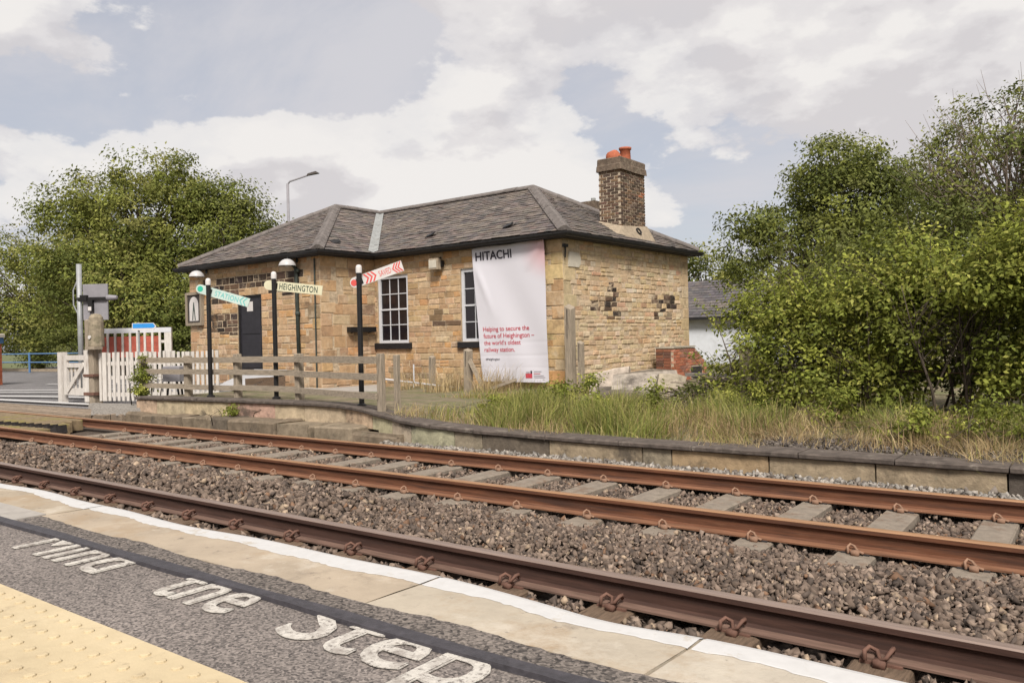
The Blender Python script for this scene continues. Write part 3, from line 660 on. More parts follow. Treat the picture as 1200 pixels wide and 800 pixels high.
# main front
def col_main(u, z, w_, h):
    x = A0 + u
    if in_box(x, z, [(-4.25, -3.55, 1.72, 2.12)]) and rnd.random() < .7: return jit(pick([(.14, .095, .06), (.10, .07, .05), (.2, .13, .08)], None))
    if x > -2.0 and rnd.random() < .5: return jit((.44, .32, .17))
    if z < .7 and rnd.random() < .25: return jit((.24, .18, .12))
    return jit(pick(SAND, SANDW))
OPW1, OPW2 = (-6.40 - A0, -5.22 - A0, 1.27, 3.09), (-3.34 - A0, -2.16 - A0, 1.27, 3.08)
wm, st_main = wall('front_wall', (A0, OV, 0), (1, 0, 0), (0, -1, 0), L, -.1, 3.56, [OPW1, OPW2], (.14, .2), (.18, .5), col_main, (False, True))
# wing front
DKW = [(-11.9, -7.25, 2.92, 3.30), (-11.7, -10.25, 2.55, 2.95), (-8.95, -7.4, 2.62, 3.0), (-11.6, -10.25, 1.62, 2.18)]
def col_wing(u, z, w_, h):
    x = A0 - (L + OV - L) * 0 - (W - 2 * OV) + u
    if in_box(x, z, DKW): return jit(pick(DARK + [(.30, .21, .13)], [.32, .3, .2, .1, .08]), .3)
    return jit(pick(SAND, SANDW))
A1 = A0 - (W - 2 * OV)
ww, st_wing = wall('wing_front_wall', (A1, -P + OV, 0), (1, 0, 0), (0, -1, 0), W - 2 * OV, -.1, 3.56, [(-10.24 - A1, -9.08 - A1, .50, 2.70)], (.14, .19), (.2, .55), col_wing, (True, True),
                   splitf=lambda u, z: (.22, .46) if in_box(A1 + u, z, DKW) else None, gap=.011, gapf=lambda u, z: 1.5 if in_box(A1 + u + .1, z, DKW) else 1)
wr_, st_ret = wall('wing_return_wall', (A0, -P + OV, 0), (0, 1, 0), (1, 0, 0), P, -.1, 3.56, [], (.17, .28), (.25, .6), lambda u, z, w_, h: jit(pick(SAND, [.3, .25, .15, .05, .15, .05, .02, .03])), (True, False))
def col_gable(u, z, w_, h):
    y = OV + u
    if in_box(y, z, [(1.35, 1.75, 1.95, 2.5), (2.0, 2.55, 1.75, 2.6), (4.45, 5.6, 1.75, 2.45)]) and rnd.random() < .62 and w_ < .45: return jit(pick(DARK + [(.17, .12, .085), (.22, .165, .115)], None), .3)
    if y < .6: return jit(pick([(.42, .33, .2), (.46, .36, .23), (.38, .29, .18)], None))
    if rnd.random() < .012: return jit((.40, .25, .16))
    return jit(pick(PALE, PALEW), .09)
wg, st_gab = wall('gable_wall', (-OV, OV, 0), (0, 1, 0), (1, 0, 0), W - 2 * OV, -.1, 3.56, [], (.11, .17), (.14, .42), col_gable, (True, True), proud=(.0, .022), gap=.010)
# back walls, plain
b = MB(); b.box(A1, A0 - .02, W - OV - .02, W - OV, -.1, 3.56, 'mortar'); b.box(A0 - .02, -OV - .01, W - OV - .02, W - OV, -.1, 3.56, 'mortar'); b.box(A1 + .005, A1 + .02, -P + OV + .01, W - OV - .02, -.1, 3.56, 'mortar'); b.build('rear_walls', bld)
allst = []
for part, sts, f in ((wm, st_main, 1.0), (wg, st_gab, 1.0), (wr_, st_ret, .8), (ww, st_wing, .62)):
    rest = []
    for s_ in sts:
        hid = part is wm and -2.85 < A0 + s_[2] < -.65 and .35 < s_[3] < 3.5
        allst.append((s_[0] * f * (0 if hid else 1), s_, part))
allst.sort(key=lambda q: -q[0])
single = {id(q[1][1]) for q in allst[:300]}
for part, sts in ((wm, st_main), (wg, st_gab), (wr_, st_ret), (ww, st_wing)):
    mass = MB()
    for s_ in sts:
        if id(s_[1]) in single: s_[1].build('stone', part)
        else: mass.add(s_[1].v, s_[1].f, 'stone', s_[1].c[0])
    mass.build('stonework', part, kind='stuff')
# chipped plaster patch and iron bracket at the corner
b = MB(); pts = [(.20, 2.93), (.62, 2.93), (.70, 3.03), (.70, 3.16), (.62, 3.26), (.24, 3.27)]
pp = [(-OV + .034, OV + u - .02, z) for u, z in pts]; b.add(pp + [(-OV + .0, y, z) for _, y, z in pp], [[0, 1, 2, 3, 4, 5]] + [[k, k + 6, (k + 1) % 6 + 6, (k + 1) % 6] for k in range(6)], 'pale_patch'); b.build('plaster_patch', bld)
b = MB(); b.tube([(-OV + .02, OV + .06, 3.40), (-OV + .05, OV + .03, 3.34), (-OV + .04, OV + .03, 3.12)], .018, 'black_metal', 6); b.box(-OV, -OV + .06, OV - .02, OV + .14, 3.36, 3.43, 'black_metal'); b.build('iron_bracket', bld)

# windows
def window(op, yf):
    u0, u1, z0, z1 = op; x0, x1 = A0 + u0, A0 + u1; fwid = .085
    b_ = MB(); y0, y1 = yf + .035, yf + .10
    b_.box(x0, x0 + fwid, y0, y1, z0, z1, 'white_paint'); b_.box(x1 - fwid, x1, y0, y1, z0, z1, 'white_paint')
    b_.box(x0 + fwid, x1 - fwid, y0, y1, z1 - fwid, z1, 'white_paint'); b_.box(x0 + fwid, x1 - fwid, y0 - .01, y1, z0, z0 + .075, 'white_paint')
    w_ = b_.build('window', bld)
    ix0, ix1, iz0, iz1 = x0 + fwid, x1 - fwid, z0 + .075, z1 - fwid; t = .011
    xg = [lerp(ix0, ix1, k / 3) for k in range(4)]; zg = [lerp(iz0, iz1, k / 4) for k in range(5)]
    for k in (1, 2): b2 = MB(); b2.box(xg[k] - t, xg[k] + t, y0 + .022, y0 + .055, iz0, iz1, 'white_paint'); b2.build('glazing_bar', w_)
    for k in (1, 3): b2 = MB(); b2.box(ix0, ix1, y0 + .020, y0 + .057, zg[k] - t, zg[k] + t, 'white_paint'); b2.build('glazing_bar', w_)
    b2 = MB(); b2.box(ix0, ix1, y0 + .012, y0 + .06, zg[2] - .022, zg[2] + .022, 'white_paint'); b2.build('meeting_rail', w_)
    for i in range(3):
        for j in range(4):
            b2 = MB(); a = rnd.uniform(-.002, .002); b2.box(xg[i] + .002, xg[i + 1] - .002, y0 + .040 + a, y0 + .046 + a, zg[j] + .002, zg[j + 1] - .002, 'pane'); b2.build('pane', w_)
    b2 = MB(); b2.bevbox(x0 - .10, x1 + .13, yf - .075, yf + .12, z0 - .155, z0 - .004, 'black_sill', b=.015, j=.006); b2.build('window_sill', w_)
    b2 = MB(); b2.box(x0, x1, yf + .12, yf + .14, z0, z1, 'gutter'); b2.build('inner_board', w_)
window(OPW1, OV); window(OPW2, OV)
# door in the wing
yf = -P + OV; b = MB(); b.box(-10.19, -9.13, yf + .06, yf + .11, .58, 2.66, 'door'); dr = b.build('door', bld)
for (x0, x1, z0, z1) in ((-10.10, -9.22, 1.62, 2.58), (-10.10, -9.22, .66, 1.42)):
    b = MB(); b.bevbox(x0, x1, yf + .045, yf + .062, z0, z1, 'door', b=.01); b.build('door_panel', dr)
b = MB(); b.box(-10.24, -10.19, yf + .02, yf + .13, .5, 2.70, 'gutter'); b.box(-9.13, -9.08, yf + .02, yf + .13, .5, 2.70, 'gutter'); b.box(-10.19, -9.13, yf + .02, yf + .13, 2.66, 2.70, 'gutter'); b.build('door_frame', dr)
b = MB(); b.bevbox(-10.32, -9.0, yf - .28, yf + .12, .1, .58, 'edge_stone', b=.02, c=(.25, .2, .14)); b.build('doorstep', bld)
b = MB(); b.box(-9.83, -9.55, yf + .036, yf + .044, 2.25, 2.52, 'arm_white'); b.build('paper_notice', dr)
# downpipe with hopper bend
b = MB(); b.tube([(-7.62, yf - .16, 3.56), (-7.55, yf - .16, 3.50), (-7.42, yf - .07, 3.30), (-7.40, yf - .07, 3.2), (-7.34, yf - .07, .1)], .05, 'pipe', 10)
for z in (3.22, 2.1, 1.0): b.lathe([(.052, -.05), (.068, -.04), (.068, .04), (.052, .05)], 'pipe', (-7.37, yf - .07, z), 10)
b.build('downpipe', bld, smooth=True)
b = MB(); b.tube([(A0 - .16, yf - .04, 3.5), (A0 - .16, yf - .04, .1)], .022, 'pipe', 6); b.build('cable_pipe', bld)

# roof
ZR = ZE + K * W / 2
roof_b = MB(); zu = -.03
def rp(x, y, z): return (x, y, z + zu)
RG = [(-L, 0, ZE), (0, 0, ZE), (-W / 2, W / 2, ZR), (-L - W / 2, W / 2, ZR), (0, W, ZE), (-L - W / 2, -P + W / 2, ZR), (-L, -P, ZE), (-L - W, -P, ZE), (-L - W, W, ZE)]
roof_b.add([rp(*q) for q in RG], [[0, 1, 2, 3], [1, 4, 2], [6, 0, 3, 5], [7, 6, 5]], 'soffit')
RB_ = [(-L - W, -P, ZE), (-L - W / 2, -P + W / 2, ZR), (-L - W / 2, W / 2, ZR), (-L - W, W, ZE), (-W / 2, W / 2, ZR), (0, W, ZE)]
roof_b.add([rp(*q) for q in RB_], [[0, 1, 2, 3], [3, 2, 4, 5]], 'slate', (.09, .08, .078))
roof = roof_b.build('roof', bld)
SL = [(.112, .094, .086), (.100, .086, .080), (.132, .108, .096), (.088, .076, .073), (.15, .125, .108), (.118, .092, .081)]
sl_all = []
def slope(p0, e, n, ln, cl, cr, tone_=1.0, tag=0):
    p0, e, n = Vector((*p0, ZE)), Vector((*e, 0)), Vector((*n, 0)); tm = W / 2; st = .138
    upv = (n + Vector((0, 0, K))).normalized(); nrm = e.cross(upv).normalized()
    if nrm.z < 0: nrm = -nrm
    t = 0; r = 0
    while t < tm - .02:
        u0, u1 = cl * t, ln + cr * t; u = u0 + (-.13 if r % 2 else -.02) + rnd.uniform(-.05, .03)
        while u < u1:
            w_ = rnd.uniform(.19, .31); a, c = max(u, u0), min(u + w_ - .006, u1)
            if c - a > .04:
                tl = min(st * 2.0, (tm - t) * 1.0 + .03); dz = rnd.uniform(-.004, .012); sk = rnd.uniform(-.006, .006)
                lo_ = p0 + (n + Vector((0, 0, K))) * (t + sk - .015); hi_ = p0 + (n + Vector((0, 0, K))) * (t + tl)
                cut = lambda tt, q0, q1: (max(q0, cl * tt), min(q1, ln + cr * tt))
                ah, ch = cut(t + tl, a, c)
                if ch - ah < .01: ah, ch = (a + c) / 2 - .005, (a + c) / 2 + .005
                q = [lo_ + e * a + nrm * (.028 + dz), lo_ + e * c + nrm * (.028 + dz), hi_ + e * ch + nrm * .002, hi_ + e * ah + nrm * .002]
                q2 = [p_ - nrm * .012 for p_ in q]
                m_ = MB(); m_.add(q + q2, [[0, 1, 2, 3], [0, 4, 5, 1], [1, 5, 6, 2], [3, 7, 4, 0], [7, 6, 5, 4]], 'slate', tuple(k_ * tone_ for k_ in jit(rnd.choice(SL), .14)))
                sl_all.append((tag, (c - a), m_, p0 + e * a + n * t))
            u += w_
        t += st; r += 1
slope((-L, 0), (1, 0), (0, 1), L, -1, -1, 1.0, 0)
slope((0, 0), (0, 1), (-1, 0), W, 1, -1, .95, 1)
slope((-L, -P), (0, 1), (-1, 0), P, 1, 1, 1.05, 2)
slope((-L - W, -P), (1, 0), (0, 1), W, 1, -1, 1.0, 3)
cand = sorted([s_ for s_ in sl_all if s_[0] == 0], key=lambda s_: -s_[3].x)[:300]; keep_ = {id(s_[2]) for s_ in cand}
mass = MB()
for s_ in sl_all:
    if id(s_[2]) in keep_: s_[2].build('slate', roof)
    else: mass.add(s_[2].v, s_[2].f, 'slate', s_[2].c[0])
mass.build('slating', roof, kind='stuff')
# lifted, broken slates
for (x, t) in ((-4.75, .62), (-2.05, .55)):
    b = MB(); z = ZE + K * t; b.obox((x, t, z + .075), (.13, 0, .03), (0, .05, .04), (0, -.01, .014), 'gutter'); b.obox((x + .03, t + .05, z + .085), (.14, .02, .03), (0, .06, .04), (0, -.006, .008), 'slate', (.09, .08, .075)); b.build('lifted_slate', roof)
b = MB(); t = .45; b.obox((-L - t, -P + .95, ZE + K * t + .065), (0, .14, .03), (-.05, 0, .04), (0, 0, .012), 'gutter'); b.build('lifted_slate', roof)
# ridge and hip stones
def caps(p, q, w_, n, m_='ridge', nm='ridge_stone', h=.07):
    p, q = Vector(p), Vector(q); d = (q - p).normalized(); s_ = d.cross(Vector((0, 0, 1))).normalized(); upn = s_.cross(d)
    for k in range(n):
        a, c = p.lerp(q, k / n) + d * .004, p.lerp(q, (k + 1) / n) - d * .004; pr_ = [(-w_, -.055), (-w_, -.02), (-.03, h), (.03, h), (w_, -.02), (w_, -.055)]
        j = rnd.uniform(-.006, .006); m2 = MB(); vs_ = [base + s_ * x + upn * (y + j) for base in (a, c) for x, y in pr_]
        m2.add(vs_, [[i, (i + 1) % 6, 6 + (i + 1) % 6, 6 + i] for i in range(6)] + [[5, 4, 3, 2, 1, 0], [6, 7, 8, 9, 10, 11]], m_); m2.build(nm, roof)
off = .03
caps((-L - W / 2, W / 2, ZR + off), (-W / 2, W / 2, ZR + off), .17, 12)
caps((-L - W / 2, -P + W / 2, ZR + off), (-L - W / 2, W / 2 - .1, ZR + off), .17, 4)
caps((-W / 2, W / 2, ZR + off), (.0, .0, ZE + off + .02), .16, 7, nm='hip_stone')
caps((-W / 2, W / 2, ZR + off), (.0, W, ZE + off + .02), .15, 7, nm='hip_stone')
caps((-L - W / 2, -P + W / 2, ZR + off), (-L, -P, ZE + off + .02), .16, 7, nm='hip_stone')
caps((-L - W / 2, -P + W / 2, ZR + off), (-L - W, -P, ZE + off + .02), .14, 7, nm='hip_stone')
# lead valley
vb, vt = Vector((-L, 0, ZE + .04)), Vector((-L - W / 2 + .12, W / 2 - .12, ZR - .02)); d = vb - vt; s_ = d.cross(Vector((0, 0, 1))).normalized()
b = MB(); b.add([vb - s_ * .13 + Vector((0, 0, .05)), vb, vb + s_ * .13 + Vector((0, 0, .05)), vt + s_ * .12 + Vector((0, 0, .06)), vt, vt - s_ * .12 + Vector((0, 0, .06))], [[0, 1, 4, 5], [1, 2, 3, 4]], 'lead'); b.build('lead_valley', roof)
# eaves: soffit, fascia, half-round gutter
EV = [(-L - W, -P), (-L, -P), (-L, 0), (0, 0), (0, W)]
b = MB()
b.add([(-L - W, -P, 3.555), (-L, -P, 3.555), (-L, -P + .3, 3.556), (-L - W, -P + .3, 3.556)], [[0, 1, 2, 3]], 'soffit')
b.add([(-L - .3, -P, 3.5555), (-L, -P, 3.5555), (-L, 0, 3.5555), (-L - .3, 0.3, 3.5555)], [[0, 1, 2, 3]], 'soffit'); b.add([(-L - .1, 0, 3.557), (0, 0, 3.557), (0, .3, 3.557), (-L - .1, .3, 3.557)], [[0, 1, 2, 3]], 'soffit')
b.add([(-.3, 0, 3.5565), (0, 0, 3.5565), (0, W, 3.5565), (-.3, W, 3.5565)], [[0, 1, 2, 3]], 'soffit'); b.build('soffit', bld)
for p, q in zip(EV, EV[1:]):
    p, q = Vector((*p, 0)), Vector((*q, 0)); d = (q - p).normalized(); n = Vector((d.y, -d.x, 0)); ext0 = -.0; b = MB()
    r_ = [(.0, 3.66), (.0, 3.545), (.03, 3.54), (.035, 3.575), (.055, 3.56), (.095, 3.575), (.125, 3.625), (.13, 3.665), (.118, 3.665), (.11, 3.635), (.07, 3.60), (.045, 3.62), (.04, 3.66)]
    conv = lambda base, ex: [base + d * (o * ex) + n * o + Vector((0, 0, z)) for o, z in r_]
    ip = 1 if (p.x, p.y) == (-L, 0) else -1; iq = -1 if (q.x, q.y) == (-L, 0) else 1
    vs_ = conv(p, ip * (1 if (p.x, p.y) != (-L - W, -P) else .3)) + conv(q, iq * (1 if (q.x, q.y) != (0, W) else .3)); m_ = len(r_)
    b.add(vs_, [[k, (k + 1) % m_, m_ + (k + 1) % m_, m_ + k] for k in range(m_)] + [list(range(m_))[::-1], [m_ + k for k in range(m_)]], 'gutter'); b.build('gutter', bld)

# chimney
ch_x0, ch_x1, ch_y0, ch_y1 = -1.08, -.45, 3.20, 4.45
b = MB(); b.box(ch_x0, ch_x1, ch_y0, ch_y1, 3.7, 5.66, 'brick_mortar'); chim = b.build('chimney', bld)
BR = [(.115, .07, .05), (.085, .056, .043), (.15, .092, .06), (.17, .11, .07), (.065, .045, .036), (.13, .095, .07)]
zc_, row = 4.06, 0
rest = MB(); nsing = 0
def brick(x0, x1, y0, y1, z0, z1, front):
    global nsing
    c = jit(rnd.choice(BR), .2)
    if rnd.random() < .012: c = jit((.30, .11, .06))
    if front and nsing < 290:
        m_ = MB(); m_.bevbox(x0, x1, y0, y1, z0, z1, 'brick', b=.006, c=c, j=.004); m_.build('brick', chim); nsing += 1
    else: rest.box(x0, x1, y0, y1, z0, z1, 'brick', c, j=.003)
while zc_ < 5.60:
    h = .054; pr_ = .010; bl = .232
    for (a0, a1, fx) in ((ch_y0, ch_y1, True), (ch_x0, ch_x1, False)):
        u = a0 - (bl / 2 if (row + (0 if fx else 1)) % 2 else 0)
        while u < a1 - .02:
            lo_, hi_ = max(u + .013, a0 - pr_ if u <= a0 else u + .013), min(u + bl - .013, a1 + pr_ if u + bl >= a1 else a1 + pr_)
            lo_ = max(lo_, a0 - pr_)
            if hi_ - lo_ > .03:
                if fx:
                    brick(ch_x1 - .06, ch_x1 + pr_ + rnd.uniform(0, .006), lo_, hi_, zc_, zc_ + h, True); brick(ch_x0 - pr_, ch_x0 + .05, lo_, hi_, zc_, zc_ + h, False)
                else:
                    brick(max(lo_, ch_x0 + .052), min(hi_, ch_x1 - .062), ch_y0 - pr_ - rnd.uniform(0, .006), ch_y0 + .05, zc_, zc_ + h, True) if min(hi_, ch_x1 - .062) - max(lo_, ch_x0 + .052) > .03 else None
                    if min(hi_, ch_x1 - .062) - max(lo_, ch_x0 + .052) > .03: brick(max(lo_, ch_x0 + .052), min(hi_, ch_x1 - .062), ch_y1 - .05, ch_y1 + pr_, zc_, zc_ + h, False)
            u += bl
    zc_ += .078; row += 1
rest.build('brickwork', chim, kind='stuff')
for (e, z0, z1) in ((.06, 5.60, 5.76), (.035, 5.762, 5.93)):
    for k in range(2):
        ys_ = (ch_y0 - e, (ch_y0 + ch_y1) / 2 - .006 + (.1 if e > .06 else -.12)) if k == 0 else ((ch_y0 + ch_y1) / 2 + .006 + (.1 if e > .06 else -.12), ch_y1 + e)
        b = MB(); b.bevbox(ch_x0 - e, ch_x1 + e, *ys_, z0, z1, 'capstone', b=.02, j=.012); b.build('cap_stone', chim)
b = MB(); cen = (-.76, 4.02, 5.94); b.lathe([(.16, 0), (.15, .05), (.138, .32), (.165, .335), (.17, .39), (.14, .395), (.118, .39), (.118, .2), (.0, .2)], 'terracotta', cen, 16); b.build('chimney_pot', chim, smooth=True)
b = MB(); b.lathe([(.20, -.06), (.20, .02), (.185, .10), (.15, .17), (.095, .205), (.08, .20), (.06, .10)], 'terracotta', (-.80, 3.50, 5.97), 16, axis=(-.25, -.35, 1)); b.build('chimney_pot', chim, smooth=True)
# flaunching: cracked cream render where the stack meets the roof, with a flue hole
b = MB()
b.add([(ch_x0 - .25, ch_y0 - .35, 4.10 + .04), (-.30, ch_y0 - .42, 3.88), (ch_x1 + .22, ch_y0 - .2, 3.82), (ch_x1 + .26, ch_y1 + .1, 3.82), (ch_x1 + .15, ch_y1 + .22, 3.86), (ch_x0, ch_y1 + .25, 4.25),
       (ch_x0 - .02, ch_y0 - .03, 4.33), (ch_x1 + .05, ch_y0 - .05, 4.14), (ch_x1 + .05, ch_y1 + .03, 4.24), (ch_x0, ch_y1 + .03, 4.4)],
      [[0, 1, 7, 6], [1, 2, 7], [2, 3, 8, 7], [3, 4, 8], [4, 5, 9, 8], [0, 6, 9, 5]], 'render'); b.build('flaunching', chim)
b = MB(); b.lathe([(.105, -.02), (.10, .05), (.075, .045), (.07, -.02), (.0, -.02)], 'gutter', (ch_x1 + .12, 3.86, 4.04), 12, axis=(1, 0, .55)); b.build('flue_hole', chim)
# low second stack behind the ridge
b = MB(); b.box(-2.75, -2.25, 4.8, 5.3, 4.2, 5.22, 'capstone'); b.tube([(-2.35, 4.9, 5.2), (-2.35, 4.9, 5.30)], .07, 'lead', 10); b.build('rear_stack', bld)

# ------------------------------------------------------------------ things on and around the building
def bl(x, y, z=0):      # building frame to world
    c, s_ = math.cos(TH), math.sin(TH); return Vector((XE + x * c - y * s_, YE + x * s_ + y * c, z))
# banner hanging from the eaves
ban = thing('banner', 'tall white and pink printed vinyl banner hanging on the front wall', 'banner', bl(-1.7, OV - .06, 0), TH)
def ban_pt(u, v):       # u 0..1 left to right, v 0..1 bottom to top
    x0, x1 = lerp(-2.545, -2.855, v), lerp(-.595, -.65, v); z0, z1 = .30, lerp(3.535, 3.575, u)
    x = lerp(x0, x1, u) + 1.7; z = lerp(z0, z1, v) + (.012 * math.sin(u * 9) * v ** 6)
    y = -.035 - .05 * (1 - v) - .018 * math.sin(u * 5 + v * 3) - .012 * math.sin((u * 1.2 + v) * 9) * (1 - v * .5)
    y += -.022 * math.exp(-((u * 1.0 + (v - .72) * .55 - .12) / .045) ** 2) * max(0, min(1, (v - .45) * 4)) * max(0, min(1, (.90 - v) * 8))
    y += .004 * math.exp(-((v - .19) / .008) ** 2) + .003 * math.exp(-((v - .285) / .008) ** 2) + .003 * math.exp(-((v - .105) / .008) ** 2) + .004 * math.exp(-((u - .41 - .05 * (.3 - v)) / .012) ** 2) * (v < .2)
    y += -.03 * math.exp(-((u - .97 + (1 - v) * 1.0) / .06) ** 2) * max(0, min(1, (v - .78) * 8))
    return x, y, z
nu, nvv = 48, 120; vs_ = [ban_pt(i / nu, j / nvv) for j in range(nvv + 1) for i in range(nu + 1)]
b = MB(); b.add(vs_, [[j * (nu + 1) + i, j * (nu + 1) + i + 1, (j + 1) * (nu + 1) + i + 1, (j + 1) * (nu + 1) + i] for j in range(nvv) for i in range(nu)], 'banner')
bo = b.build('sheet', ban, smooth=True); bo.data.materials.clear()
# printed pink corner: a soft wash in the print itself
pm = bpy.data.materials.new('banner_print'); pm.use_nodes = True; ns, ls = pm.node_tree.nodes, pm.node_tree.links; pb = ns['Principled BSDF']; pb.inputs['Roughness'].default_value = .45
t_ = ns.new('ShaderNodeTexCoord'); g_ = ns.new('ShaderNodeVectorMath'); g_.operation = 'DISTANCE'; mp_ = ns.new('ShaderNodeMapping'); mp_.inputs['Scale'].default_value = (1, 0, 1.15)
ls.new(t_.outputs['Object'], mp_.inputs[0]); ls.new(mp_.outputs[0], g_.inputs[0]); g_.inputs[1].default_value = (1.18, 0, 3.35 * 1.15)
r_ = ns.new('ShaderNodeValToRGB'); r_.color_ramp.interpolation = 'EASE'; r_.color_ramp.elements[0].position = .05; r_.color_ramp.elements[0].color = (.54, .33, .35, 1); r_.color_ramp.elements[1].position = .98; r_.color_ramp.elements[1].color = (.53, .515, .56, 1)
ls.new(g_.outputs['Value'], r_.inputs[0]); ls.new(r_.outputs[0], pb.inputs['Base Color']); bo.data.materials.append(pm)
def ban_text(body, m_, u, v, width, h=None, bold=0.0):
    o_ = text_mesh('printed_text', body, m_, width, h, ban, None, depth=.0012, bold=bold)
    co = np.zeros(len(o_.data.vertices) * 3, dtype=np.float32); o_.data.vertices.foreach_get('co', co); co = co.reshape(-1, 3)
    H = 3.26
    for i in range(len(co)):
        vv = v + co[i, 1] / H; wloc = lerp(1.95, 2.205, vv); uu = u + co[i, 0] / wloc
        x, y, z = ban_pt(uu, vv); co[i] = (x, y - .006 - co[i, 2], z)
    o_.data.vertices.foreach_set('co', co.ravel()); o_.data.update()
ban_text('HITACHI', 'ink_black', .045, .90, 1.11, .215, .022)
for k, (t, w_) in enumerate((('Helping to secure the', 1.37), ('future of Heighington –', 1.50), ("the world's oldest", 1.10), ('railway station.', .92))):
    ban_text(t, 'ink_red', .075, .372 - .0505 * k, w_, None, .008)
ban_text('#Heighington', 'ink_black', .085, .158, .42, None, .0)
b = MB()
for (u0, u1, v0, v1, m_) in ((.675, .77, .030, .062, 'ink_red'), (.685, .735, .062, .075, 'ink_grey'), (.745, .768, .062, .082, 'ink_black')):
    q = [ban_pt(u0, v0), ban_pt(u1, v0), ban_pt(u1, v1), ban_pt(u0, v1)]; b.add([(x, y - .007, z) for x, y, z in q], [[0, 1, 2, 3]], m_)
for v0, u1, m_ in ((.075, .90, 'ink_grey'), (.06, .88, 'ink_red'), (.046, .93, 'ink_grey'), (.034, .95, 'ink_grey')):
    q = [ban_pt(.79, v0), ban_pt(u1, v0), ban_pt(u1, v0 + .004), ban_pt(.79, v0 + .004)]; b.add([(x, y - .007, z) for x, y, z in q], [[0, 1, 2, 3]], m_)
b.build('printed_logo', ban)
b = MB()
for u in (.01, .25, .5, .75, .99):
    x, y, z = ban_pt(u, 1.0); b.tube([(x, y, z - .02), (x, y + .02, z + .06)], .006, 'black_metal', 5)
b.build('hanging_cords', ban)

# wall lamps: swan-neck bracket with an opal dome
for lx, lab in ((-11.80, 'white dome wall lamp at the far corner above the notice board'), (-7.42, 'white dome wall lamp beside the downpipe')):
    t_ = thing('wall_lamp', lab, 'lamp', bl(lx, -P + OV - .32, 3.34), TH, group='dome lamps on the wing wall')
    b = MB(); b.lathe([(.225, 0), (.22, .03), (.195, .085), (.14, .14), (.08, .17), (.03, .18), (.0, .181)], 'lamp_glass', (0, 0, 0), 20); b.build('shade', t_, smooth=True)
    b = MB(); b.tube([(0, 0, .17), (0, .02, .27), (0, .12, .32), (0, .26, .27), (0, .31, .16)], .016, 'black_metal', 6); b.lathe([(.06, 0), (.06, .03), (.0, .03)], 'black_metal', (0, .325, .16), 10, axis=(0, -1, 0)); b.build('bracket', t_)
    b = MB(); b.lathe([(.07, .0), (.06, -.05), (.0, -.07)], 'arm_white', (0, 0, .03), 10); b.build('bulb', t_)
# framed notice with an arched white print
t_ = thing('notice_board', 'brown framed notice with a white arched print on the wing wall', 'notice board', bl(-12.42, -P + OV - .05, 1.92), TH)
b = MB(); b.box(-.42, .42, -.03, .03, 0, .98, 'soffit'); b.build('backing', t_)
b = MB()
for q in ((-.45, -.36, 0, 1.0), (.36, .45, 0, 1.0), (-.36, .36, 0, .08), (-.36, .36, .92, 1.0)): b.box(q[0], q[1], -.06, .04, q[2], q[3], 'old_wood_v')
b.build('frame', t_)
b = MB(); arc = [(-.25, .14), (.25, .14)] + [(.25 * math.cos(a), .62 + .25 * math.sin(a)) for a in np.linspace(0, math.pi, 12)]; n = len(arc)
b.add([(x, -.036, z) for x, z in arc], [list(range(n))], 'arm_white'); b.build('arched_print', t_)
b = MB(); b.add([(-.10, -.040, .16), (-.02, -.040, .70), (.02, -.040, .70), (.10, -.040, .16), (.05, -.040, .16), (0, -.040, .5), (-.05, -.040, .16)], [[0, 1, 5, 6], [1, 2, 5], [2, 3, 4, 5]], 'sign_dark'); b.build('printed_figure', t_)
# security light between the windows
t_ = thing('floodlight', 'small cream floodlight box under the eaves between the windows', 'floodlight', bl(-4.05, OV - .02, 3.13), TH)
b = MB(); b.bevbox(-.17, .15, -.22, -.06, -.02, .26, 'render', b=.02); b.build('housing', t_); b = MB(); b.box(-.14, .12, -.228, -.221, .02, .22, 'pale_patch'); b.build('lens', t_)
b = MB(); b.tube([(0, -.06, .2), (.08, .0, .30)], .02, 'black_metal', 6); b.box(.1, .2, -.10, -.02, .05, .2, 'black_metal'); b.build('bracket', t_)
# trough planter on the return wall
t_ = thing('wall_trough', 'narrow black trough fixed low on the return wall by the window', 'trough', bl(A0 + .02, -.36, 1.56), TH)
b = MB(); b.box(0, .17, -.44, .44, .02, .05, 'black_metal'); b.box(.15, .17, -.44, .44, .05, .16, 'black_metal'); b.box(0, .15, -.44, -.42, .05, .16, 'black_metal'); b.box(0, .15, .42, .44, .05, .16, 'black_metal'); b.build('trough', t_)
b = MB(); b.tube([(.0, -.3, .0), (.14, -.3, .03)], .012, 'black_metal', 5); b.tube([(.0, .3, .0), (.14, .3, .03)], .012, 'black_metal', 5); b.build('bracket', t_)
b = MB(); b.box(.02, .15, -.41, .41, .06, .12, 'soil'); b.build('earth', t_)

